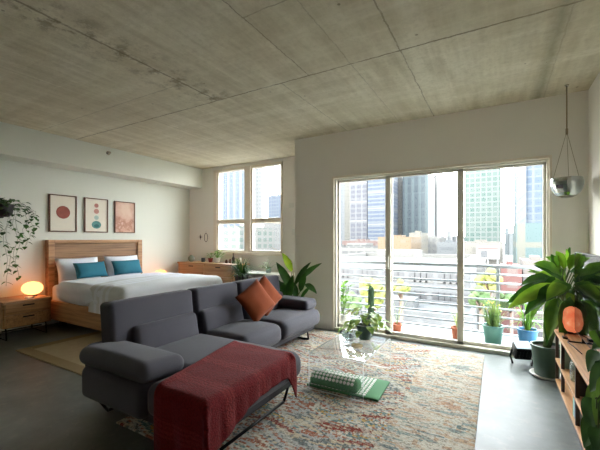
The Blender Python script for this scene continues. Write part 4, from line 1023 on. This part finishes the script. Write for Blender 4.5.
# mirrored hanging bowl
cx, cy, zt = .635, 4.50, 2.04
hb = thing('hanging_mirror_bowl', (cx, cy, ZC), 'mirror-tiled silver bowl planter hanging from the ceiling', 'hanging planter')
m, nt, out = newmat('mirror_tiles'); T = NT(nt); tcn = T.n('ShaderNodeTexCoord').outputs['Object']
p = T.n('ShaderNodeBsdfPrincipled'); p.inputs['Base Color'].default_value = (.42, .45, .43, 1); p.inputs['Metallic'].default_value = 1; p.inputs['Roughness'].default_value = .07; T.l(p.outputs[0], out.inputs[0])
bm = bmesh.new(); prf = [(.0, -.215), (.05, -.21), (.095, -.19), (.13, -.16), (.155, -.12), (.168, -.08), (.17, -.04), (.162, -.012), (.155, 0), (.145, -.002), (.15, -.04), (.14, -.09), (0, -.15)]
prf = [(r_*.86, z_*.98) for r_, z_ in prf]; lathe(bm, prf, (cx, cy, zt), 26, flat=True); build('bowl', bm, m, hb)
bm = bmesh.new(); kn = Vector((cx-.0, cy, 2.53)); tube(bm, [(cx, cy, ZC), (cx, cy, 2.53)], .006, 6)
for k in range(3):
    a = 2*PI*k/3+.5; tube(bm, [kn, (cx+.13*math.cos(a), cy+.13*math.sin(a), zt)], .0022, 5)
tube(bm, [(cx, cy, 2.5), (cx, cy, 2.56)], .011, 8); build('cord', bm, simple('hemp_cord', hexc(150, 136, 108), .9), hb)
bm = bmesh.new(); lathe(bm, [(0, -.02), (.012, -.02), (.02, -.001), (0, -.001)], (cx, cy, ZC), 12); build('hook', bm, M_chrome, hb)

# ================================================================ BALCONY PLANTS
def bpot(u, v, r, h, mat, label, cat='plant', y=None):
    q = P(u, v, z=0) if y is None else P(u, v, Y=y); q.z = -.004
    t = thing('balcony_plant', q, label, cat, 'potted plants on the balcony'); pot('pot', q.x, q.y, q.z, r*.78, r, h, mat, t); return t, q
t, q = bpot(493, 343, .125, .25, M_cer_t, 'teal balcony pot of grassy flowering stems')
bm = bmesh.new(); random.seed(31)
for k in range(120):
    a = random.uniform(0, 6.28); r = random.uniform(.02, .24); h_ = random.uniform(.12, .46)*(1-r*1.2)
    c0 = q+Vector((random.uniform(-.06, .06), random.uniform(-.06, .06), .22)); leaf(bm, c0, c0+Vector((r*math.cos(a), r*math.sin(a)*.7, h_)), .014, .03, .3, 5, 'grass')
leaves_obj(t, bm, leafmat('leaf_grey_green', hexc(96, 128, 78), hexc(138, 162, 104), .6, trans=.25))
bm = bmesh.new()
for k in range(16):
    a = random.uniform(0, 6.28); r = random.uniform(.02, .16); bmesh.ops.create_icosphere(bm, subdivisions=1, radius=.012, matrix=Matrix.Translation(q+Vector((r*math.cos(a), r*math.sin(a), random.uniform(.4, .58)))))
build('blossoms', bm, simple('yellow_blossom', hexc(226, 206, 120), .7), t, smooth=True)
t, q = bpot(527.5, 349, .11, .26, M_cer_b, 'blue balcony pot with arching strap leaves')
bm = bmesh.new()
for k in range(42):
    a = random.uniform(0, 6.28); r = random.uniform(.08, .28); h_ = random.uniform(-.05, .34)
    c0 = q+Vector((.02*math.cos(a), .02*math.sin(a), .24)); leaf(bm, c0, c0+Vector((r*math.cos(a), r*math.sin(a)*.6, h_)), .026, .12, .3, 7, 'grass')
leaves_obj(t, bm, M_lf_m)
t, q = bpot(343, 327, .11, .22, M_cer_w, 'white balcony pot with leafy plant at the left door jamb'); 
bm = bmesh.new(); bs = bmesh.new()
for k in range(46):
    a = random.uniform(0, 6.28); r = random.uniform(.0, .15); z_ = random.uniform(.24, .72); c0 = q+Vector((r*math.cos(a)*.8, r*math.sin(a)*.8, z_)); leaf(bm, c0, c0+Vector((math.cos(a)*.09, math.sin(a)*.08, .03)), .07, .02, .2, 5, 'oval')
for k in range(5): tube(bs, arc(q+Vector((0, 0, .2)), q+Vector((.1*math.cos(k*1.3), .1*math.sin(k*1.3), .66)), (0, 0, 0), 4), .006, 5)
leaves_obj(t, bm, M_lf_m); leaves_obj(t, bs, M_stem, 'stems')
t, q = bpot(371, 330, .09, .15, M_terra, 'tall columnar cactus in a clay pot on the balcony')
bm = bmesh.new(); nr = 12
rings = []
for i in range(15):
    tt = i/14; z_ = .13+.56*tt; rr = .05*(1-.15*tt)*(1 if tt < .9 else math.sqrt(max(.02, 1-((tt-.9)/.1)**2)))
    rings.append([bm.verts.new(q+Vector((rr*(1 if k % 2 else .78)*math.cos(2*PI*k/24), rr*(1 if k % 2 else .78)*math.sin(2*PI*k/24), z_))) for k in range(24)])
for a, b in zip(rings, rings[1:]):
    for k in range(24): bm.faces.new((a[k], a[(k+1) % 24], b[(k+1) % 24], b[k]))
bm.faces.new(rings[-1]); build('cactus_column', bm, M_cac, t)
t, q = bpot(397, 332, .07, .13, M_terra, 'small clay pot with a few thin aloe blades behind the door stile')
bm = bmesh.new()
for (du, dv) in ((8, -46), (-3, -30), (12, -34), (4, -26), (-8, -20)):
    leaf(bm, q+Vector((0, 0, .12)), P(397+du, 332+dv, Y=q.y), .03, .03, .4, 7, 'grass')
leaves_obj(t, bm, M_lf_s)
t, q = bpot(457, 338, .075, .16, M_terra, 'clay pot with sparse twigs behind the right door stile')
bm = bmesh.new()
for k in range(9): leaf(bm, q+Vector((0, 0, .14)), q+Vector((.12*math.cos(k*2.2), .1*math.sin(k*2.2), .3+.02*k)), .02, .03, .3, 5, 'grass')
leaves_obj(t, bm, M_lf_s)

# ================================================================ THE CITY
GZ = -30.
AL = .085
def C(r, g, b, k=AL): c_ = tuple(x*.78+.22 for x in hexc(r, g, b)) if k == AL else hexc(r, g, b); return tuple(x*k for x in c_)  # lift towards white paints haze and glare into the city colours
bm = bmesh.new(); box(bm, -1400, 1400, 8, 2600, GZ-1, GZ)
m, nt, out = newmat('street_ground'); T = NT(nt); tcn = T.n('ShaderNodeTexCoord').outputs['Object']
sp_n = T.n('ShaderNodeSeparateXYZ'); T.l(tcn, sp_n.inputs[0])
cg = T.ramp(T.noise(tcn, .03, 5, .7), [(.4, C(150, 152, 150)), (.6, C(200, 198, 190))])
rd = T.math('MAXIMUM', T.math('LESS_THAN', T.math('PINGPONG', T.math('ADD', sp_n.outputs[0], 6.), 45.), 5.), T.math('LESS_THAN', T.math('PINGPONG', T.math('ADD', sp_n.outputs[1], 30.), 50.), 5.))
cg = T.mix(rd, cg, C(120, 122, 128)); p = T.n('ShaderNodeBsdfPrincipled'); T.l(cg, p.inputs['Base Color']); p.inputs['Roughness'].default_value = .9; T.l(p.outputs[0], out.inputs[0])
struct('ground', bm, m, 'street level of the city far below the balcony', 'ground')
def tower(name, label, u0, u1, vt, Y, depth, mat, z0=GZ, roof=None, extra=None, ztop=None, cap=None):
    um = (u0+u1)/2
    xa = P(u0, 0, Y=Y).x; xb = P(u1, 0, Y=Y).x
    zt = ztop if ztop is not None else P(um, vt, Y=Y).z
    c0 = Vector(((xa+xb)/2, Y+depth/2, z0))
    t = thing(name, c0, label, 'building')
    bm = bmesh.new(); box(bm, xa, xb, Y, Y+depth, z0, zt); build('walls', bm, mat, t)
    W = xb-xa; bm = bmesh.new()
    rm = roof or mat
    pw = min(W*.03, 1.)
    box(bm, xa, xb, Y, Y+pw, zt, zt+pw*1.2); box(bm, xa, xb, Y+depth-pw, Y+depth, zt, zt+pw*1.2); box(bm, xa, xa+pw, Y+pw, Y+depth-pw, zt, zt+pw*1.2); box(bm, xb-pw, xb, Y+pw, Y+depth-pw, zt, zt+pw*1.2)
    box(bm, xa+W*.3, xa+W*.6, Y+depth*.3, Y+depth*.7, zt, zt+max(1.2, W*.08)); build('roof', bm, rm, t)
    return t, xa, xb, zt
m_pale = simple('pale_concrete', C(226, 222, 212), .9, var=.06, vs=.05)
# nook-window side
tower('office_tower', 'blue glass skyscraper with white vertical fins seen through the nook window', 219, 245, 120, 210, 3, facade('fac_blue_fins', C(150, 180, 214), C(60, 116, 190), 3.6, 2.4, .8, .6, vstripe=(6.5, .28, C(246, 248, 250)), mixn=.3))
tower('apartment_tower', 'narrow white tower left of the nook mullion', 200, 216, 150, 290, 25, facade('fac_white_left', C(240, 240, 240), C(190, 206, 222), 3.3, 3., .5, .7))
tower('apartment_tower', 'tall white tower just right of the nook mullion', 251, 262, 130, 230, 3, facade('fac_white_a', C(255, 255, 255, .14), C(220, 226, 232, .14), 3.3, 2.8, .5, .5))
tower('office_block', 'blue glass block with stepped top in the nook window', 268, 288, 196, 280, 12, facade('fac_blue_b', C(176, 196, 222), C(96, 136, 190), 3.4, 3., .7, .8))
tower('office_block', 'cream mid-rise below the blue block in the nook window', 262, 290, 221, 200, 12, facade('fac_cream_a', C(248, 232, 204), C(206, 198, 186), 3.4, 3., .5, .6))
tower('low_building', 'low pale green and white building in the nook window', 205, 240, 229, 130, 30, facade('fac_green_low', C(240, 238, 228), C(150, 190, 176), 3.4, 5., .6, .6))
tower('low_building', 'white low block beside the tower base in the nook window', 240, 264, 224, 160, 18, facade('fac_white_low', C(250, 248, 244), C(222, 220, 214), 3.4, 3., .5, .5))
# door, left panel
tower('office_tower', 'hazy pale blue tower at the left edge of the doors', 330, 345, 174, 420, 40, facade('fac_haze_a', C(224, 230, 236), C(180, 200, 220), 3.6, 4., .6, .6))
tower('apartment_tower', 'slim cream tower beside the gridded glass tower', 344.5, 350, 160, 330, 25, facade('fac_cream_slim', C(240, 236, 222), C(214, 214, 206), 3.4, 3., .5, .5))
tower('office_tower', 'grey-lavender glass tower face with a white grid', 350, 367, 120, 258, 34, facade('fac_grid_a', C(196, 196, 208), C(142, 150, 178), 3.8, 5.0, .62, .95, band=C(244, 246, 250), bandw=15.2, vstripe=(5.0, .13, C(240, 242, 248)), mixn=.15))
tower('office_tower', 'blue glass tower face with fine floor lines', 367.6, 386.5, 120, 255, 34, facade('fac_grid_b', C(206, 214, 226), C(104, 146, 198), 3.0, 6.4, .62, .97, band=C(246, 248, 252), bandw=12.2, mixn=.12))
tower('parking_garage', 'white parking garage with open decks below the glass towers', 322, 388, 249, 160, 30, facade('fac_garage', C(238, 236, 228), C(150, 152, 156), 3., 4., .45, .8))
tower('brick_building', 'low brick red block in front of the tower bases', 342, 378, 242, 190, 18, facade('fac_brick', C(206, 150, 140), C(228, 210, 200), 3., 3., .5, .5))
tower('orange_building', 'orange stucco building seen beside the first door mullion', 378, 411, 238, 132, 20, facade('fac_orange', C(238, 190, 128), C(226, 206, 172), 3.4, 5., .35, .4))
# centre panel
tower('apartment_tower', 'white balconied tower just right of the first mullion', 391, 402, 120, 300, 30, facade('fac_white_b', C(244, 244, 240), C(204, 210, 212), 3.3, 3.6, .45, .6))
tower('office_tower', 'tall blue-green glass tower in the centre door panel', 402.5, 428, 174, 290, 34, facade('fac_teal', C(168, 194, 206), C(104, 144, 166), 6.6, 5.4, .9, .9, vstripe=(5.4, .36, C(176, 208, 218)), mixn=.2))
tower('apartment_tower', 'slender white tower beside the blue-green glass tower', 428.5, 437, 176, 330, 25, facade('fac_white_c', C(248, 248, 248), C(222, 224, 226), 3.3, 3., .4, .5, vstripe=(7.8, .16, C(180, 184, 190))))
tower('office_block', 'cream mid-rise right of the orange building', 409, 421, 233, 175, 20, facade('fac_cream_b', C(244, 232, 204), C(210, 206, 196), 3.2, 3., .5, .6))
tower('office_block', 'white stepped mid-rise behind the long white building', 419, 440, 238, 200, 25, facade('fac_white_d', C(246, 244, 238), C(210, 212, 214), 3.2, 3., .5, .6))
tower('office_block', 'grey-blue boxy roof plant building in the centre panel', 437, 459, 243, 150, 20, facade('fac_greyblue', C(206, 214, 220), C(168, 180, 190), 3.2, 6., .4, .8))
random.seed(40)
for k, (u0, u1, vt) in enumerate(((437, 442, 234), (442, 446, 237), (447, 451, 231), (452, 456, 236), (457, 461, 233), (462, 466, 237))):
    tower('distant_tower', ['palest boxy', 'squat hazy', 'tallest hazy', 'flat-topped hazy', 'narrow pale', 'rightmost faint'][k]+' distant tower on the centre skyline', u0, u1, vt, 900+40*k, 40, facade('fac_far%d' % k, C(222, 226, 230), C(204, 210, 216), 4, 5, .5, .5))  # distance haze is painted as paler facade colours
# long white building, two tiers, with real windows
def windows(t, x0, x1, y, rows, mat, n, w_, h_):
    for z_ in rows:
        for k in range(n):
            if (k*7+int(z_)) % 5 == 4: continue
            x = x0+(x1-x0)*(k+.5)/n
            bm = bmesh.new(); box(bm, x-w_/2, x+w_/2, y-.06, y-.005, z_, z_+h_); box(bm, x-w_/2-.15, x+w_/2+.15, y-.16, y-.004, z_-.2, z_, mi=1)
            build('window', bm, [mat, m_pale], t)
m_wlong = simple('white_render_wall', C(196, 200, 206), .9, var=.05, vs=.08)
m_dkwin = simple('dark_window_glass', C(60, 66, 84), .5, var=.1)
t, xa, xb, zt = tower('warehouse', 'long white building with spaced dark windows, upper tier behind the railing', 330, 470, 263, 66, 22, m_wlong, roof=m_pale)
windows(t, xa, xb, 66, [zt-3.2, zt-6.6], m_dkwin, 26, 1.15, 1.5)
t, xa, xb, zt = tower('warehouse', 'lower white wing with a grey flat roof in front of the long building', 330, 473, 315, 54, 11.5, m_wlong, roof=simple('grey_roof', C(176, 182, 186), .9, var=.1, vs=.2))
windows(t, xa, xb, 54, [zt-2.4, zt-5.2], m_dkwin, 26, 1.0, 1.3)
bm = bmesh.new(); box(bm, xa+.5, xb-.5, 54.5, 65.2, zt+.01, zt+.1); build('roof_deck', bm, simple('roof_felt', C(170, 178, 182), .95, var=.15, vs=.3), t)
# right panel
tower('office_tower', 'green glass skyscraper with a fine white grid in the right door panel', 465, 501, 166, 240, 34, facade('fac_greenglass', C(232, 246, 240), C(118, 192, 178), 3.1, 3.1, .70, .74, mixn=.45), ztop=None)
tower('billboard_building', 'cream building carrying the billboard below the green tower', 462, 503, 243, 140, 20, facade('fac_cream_c', C(240, 232, 216), C(214, 204, 192), 3.2, 4., .4, .5))
tower('distant_tower', 'slim hazy distant tower between the green and blue towers', 505, 509, 228, 800, 40, facade('fac_far_r', C(196, 214, 222), C(176, 200, 214), 4, 5, .5, .5))  # haze on this tower and the next is in their pale colours
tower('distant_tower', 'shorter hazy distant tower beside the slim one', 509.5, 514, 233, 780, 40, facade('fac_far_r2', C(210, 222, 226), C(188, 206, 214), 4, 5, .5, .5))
t, xa, xb, zt = tower('office_tower', 'blue glass tower with a white zigzag edge at the right jamb', 526, 552, 120, 190, 26, facade('fac_blue_c', C(196, 214, 232), C(110, 160, 212), 3.4, 5., .8, .8, mixn=.35), z0=P(536, 224, Y=182).z)
xw0 = P(516.5, 0, Y=188).x; zb0 = P(536, 224, Y=182).z
bm = bmesh.new(); box(bm, xw0, xa, 188.5, 212, zb0, 75); build('edge_wing', bm, simple('edge_wing_glass', C(150, 186, 220), .5), t)
for k in range(14):
    bm = bmesh.new(); z_ = zb0+k*5.5
    vs = [bm.verts.new(c_) for c_ in ((xw0, 188.2, z_), (xw0, 188.2, z_+1.6), (xa, 188.2, z_+5.6), (xa, 188.2, z_+4.0))]; f = bm.faces.new(vs)
    ex = bmesh.ops.extrude_face_region(bm, geom=[f]); bmesh.ops.translate(bm, verts=[g for g in ex['geom'] if isinstance(g, bmesh.types.BMVert)], vec=(0, .29, 0))
    build('zigzag_brace', bm, m_pale, t)
tower('podium_building', 'aqua and cream podium block under the blue tower', 516, 556, 224, 182, 34, facade('fac_aqua', C(226, 226, 204), C(150, 204, 208), 12., 11., .8, .72, mixn=.1))
tower('low_building', 'white low block beyond the teal balcony pot', 466, 484, 263, 92, 16, facade('fac_white_e', C(240, 238, 234), C(190, 194, 200), 3., 3.2, .5, .6))
tower('red_building', 'red and pink low building behind the right railing', 501, 522, 268, 90, 16, facade('fac_red', C(222, 120, 108), C(240, 206, 196), 3.2, 4., .45, .5))
tower('low_building', 'pale pink low block below the podium at the jamb', 523, 556, 262, 100, 16, facade('fac_pink', C(240, 222, 210), C(200, 200, 204), 3.2, 4., .45, .5))
# billboard
q0 = P(476, 259, Y=138); q1 = P(500, 246, Y=138)
bb = thing('billboard', ((q0.x+q1.x)/2, 138, P(490, 262, Y=138).z), 'white rooftop billboard with a small picture and red line', 'billboard')
bm = bmesh.new(); box(bm, q0.x, q1.x, 137.8, 138.2, q0.z, q1.z); build('panel', bm, simple('billboard_white', C(246, 244, 240), .7), bb)
bm = bmesh.new(); ym = 137.78; w_ = q1.x-q0.x; h_ = q1.z-q0.z
box(bm, q0.x+w_*.22, q0.x+w_*.48, ym-.02, ym, q0.z+h_*.15, q0.z+h_*.62); build('picture', bm, simple('billboard_picture', C(130, 136, 150), .7, var=.3, vs=.8), bb)
bm = bmesh.new(); box(bm, q0.x+w_*.08, q0.x+w_*.92, ym-.02, ym, q0.z+h_*.76, q0.z+h_*.84); build('printed_line', bm, simple('billboard_red', C(196, 110, 104), .7), bb)
bm = bmesh.new()
for fx in (.1, .5, .9): box(bm, q0.x+w_*fx-.15, q0.x+w_*fx+.15, 138.25, 138.6, q0.z-3., q1.z-.5)
build('support_posts', bm, M_rail, bb)
# trees
def tree(u, v, Y, r, mat, label):
    q = P(u, v, Y=Y); t = thing('street_tree', (q.x, Y, GZ), label, 'tree')
    bm = bmesh.new(); tube(bm, [(q.x, Y, GZ), (q.x+.2, Y, q.z-r*.3)], [.5, .25], 8)
    for k in range(5): a = k*1.26; tube(bm, [(q.x+.1, Y, q.z-r*1.1), (q.x+r*.5*math.cos(a), Y+r*.5*math.sin(a), q.z)], [.2, .08], 6)
    build('trunk', bm, M_darkw, t)
    bm = bmesh.new(); random.seed(int(u))
    for k in range(26):
        d_ = Vector((random.gauss(0, 1), random.gauss(0, 1), random.gauss(0, .7))).normalized()*r*random.uniform(.3, .9); rr = r*random.uniform(.22, .42)
        g = bmesh.ops.create_icosphere(bm, subdivisions=2, radius=rr, matrix=Matrix.Translation(q+d_))
        for v_ in g['verts']: v_.co += (v_.co-(q+d_))*.35*noise.noise(v_.co*1.7)
    build('crown', bm, mat, t)
mt1 = leafmat('tree_yellow_green', C(190, 204, 96, .16), C(224, 226, 130, .16), .8, .5, .1); mt2 = leafmat('tree_green', C(110, 150, 90, .16), C(150, 180, 110, .16), .8, .5, .1)
tree(373, 291, 48, 2.2, mt1, 'yellow-green street tree behind the cactus')
tree(400, 288, 48, 1.2, mt1, 'smaller yellow-green tree right of the first mullion')
tree(489, 279, 64, 2.0, mt1, 'bright yellow-green tree between billboard and red building')
tree(480, 298, 47, 1.4, mt2, 'dark green tree near the second mullion')
tree(510, 300, 66, 2.0, mt2, 'green tree in front of the red building')
tree(350, 302, 40, 1.5, mt2, 'green tree low behind the left balcony pot')
# cars on the street
def car(u, v, col, label, z=None):
    q = P(u, v, z=GZ); t = thing('car', (q.x, q.y, GZ), label, 'car', 'cars on the street below')
    bm = bmesh.new(); rbox(bm, q.x-.9, q.x+.9, q.y-2.2, q.y+2.2, GZ+.35, GZ+.95, .2, n=3, arc=2); rbox(bm, q.x-.75, q.x+.75, q.y-1.1, q.y+1.4, GZ+.85, GZ+1.45, .25, n=3, arc=2); build('body', bm, simple('car_paint', col, .3), t, smooth=True)
    for a in (-1, 1):
        for b in (-1.4, 1.4):
            bm = bmesh.new(); tube(bm, [(q.x+a*.75, q.y+b, GZ+.33), (q.x+a*.95, q.y+b, GZ+.33)], .33, 12); build('wheel', bm, M_black, t)
car(478, 332, C(60, 62, 70), 'dark car on the street below the right panel')
car(507, 338, C(190, 70, 60), 'red car on the street between the balcony pots')
car(514, 322, C(230, 230, 230), 'white car on the street beyond the red one')

# ================================================================ LIGHT
wd = bpy.data.worlds.new('sky'); SC.world = wd; wd.use_nodes = True; nt = wd.node_tree; nt.nodes.clear(); T = NT(nt)
ow = nt.nodes.new('ShaderNodeOutputWorld'); bg = nt.nodes.new('ShaderNodeBackground')
tcw = T.n('ShaderNodeTexCoord').outputs['Generated']; spw = T.n('ShaderNodeSeparateXYZ'); T.l(tcw, spw.inputs[0])
T.l(T.ramp(spw.outputs[2], [(0., (1., .98, .95)), (.25, (.96, .98, 1.)), (1., (.82, .91, 1.))]), bg.inputs[0]); bg.inputs[1].default_value = 16.0
T.l(bg.outputs[0], ow.inputs[0])
sl_ = bpy.data.lights.new('sun', 'SUN'); sl_.energy = 8.; sl_.angle = .05; sl_.color = (1., .95, .86)
so = bpy.data.objects.new('sun', sl_); COL.objects.link(so); so.rotation_euler = (math.radians(50), 0, math.radians(-28)); so.location = (0, -10, 20)

cam = bpy.data.cameras.new('camera'); cam.sensor_width = 36; cam.lens = 36*F/600; cam.shift_y = 14/600; cam.clip_end = 4000; cam.clip_start = .02
co = bpy.data.objects.new('camera', cam); COL.objects.link(co); co.location = (0, 0, CH); co.rotation_euler = (PI/2, 0, YAW); SC.camera = co
vs = SC.view_settings; SC.display_settings.display_device = 'sRGB'; vs.view_transform = 'Standard'; vs.look = 'None'; vs.exposure = .34; vs.gamma = 1.; vs.use_curve_mapping = False
SC.cycles.max_bounces = 10; SC.cycles.diffuse_bounces = 6; SC.cycles.transparent_max_bounces = 16; SC.cycles.use_denoising = True; SC.cycles.sample_clamp_indirect = 8.
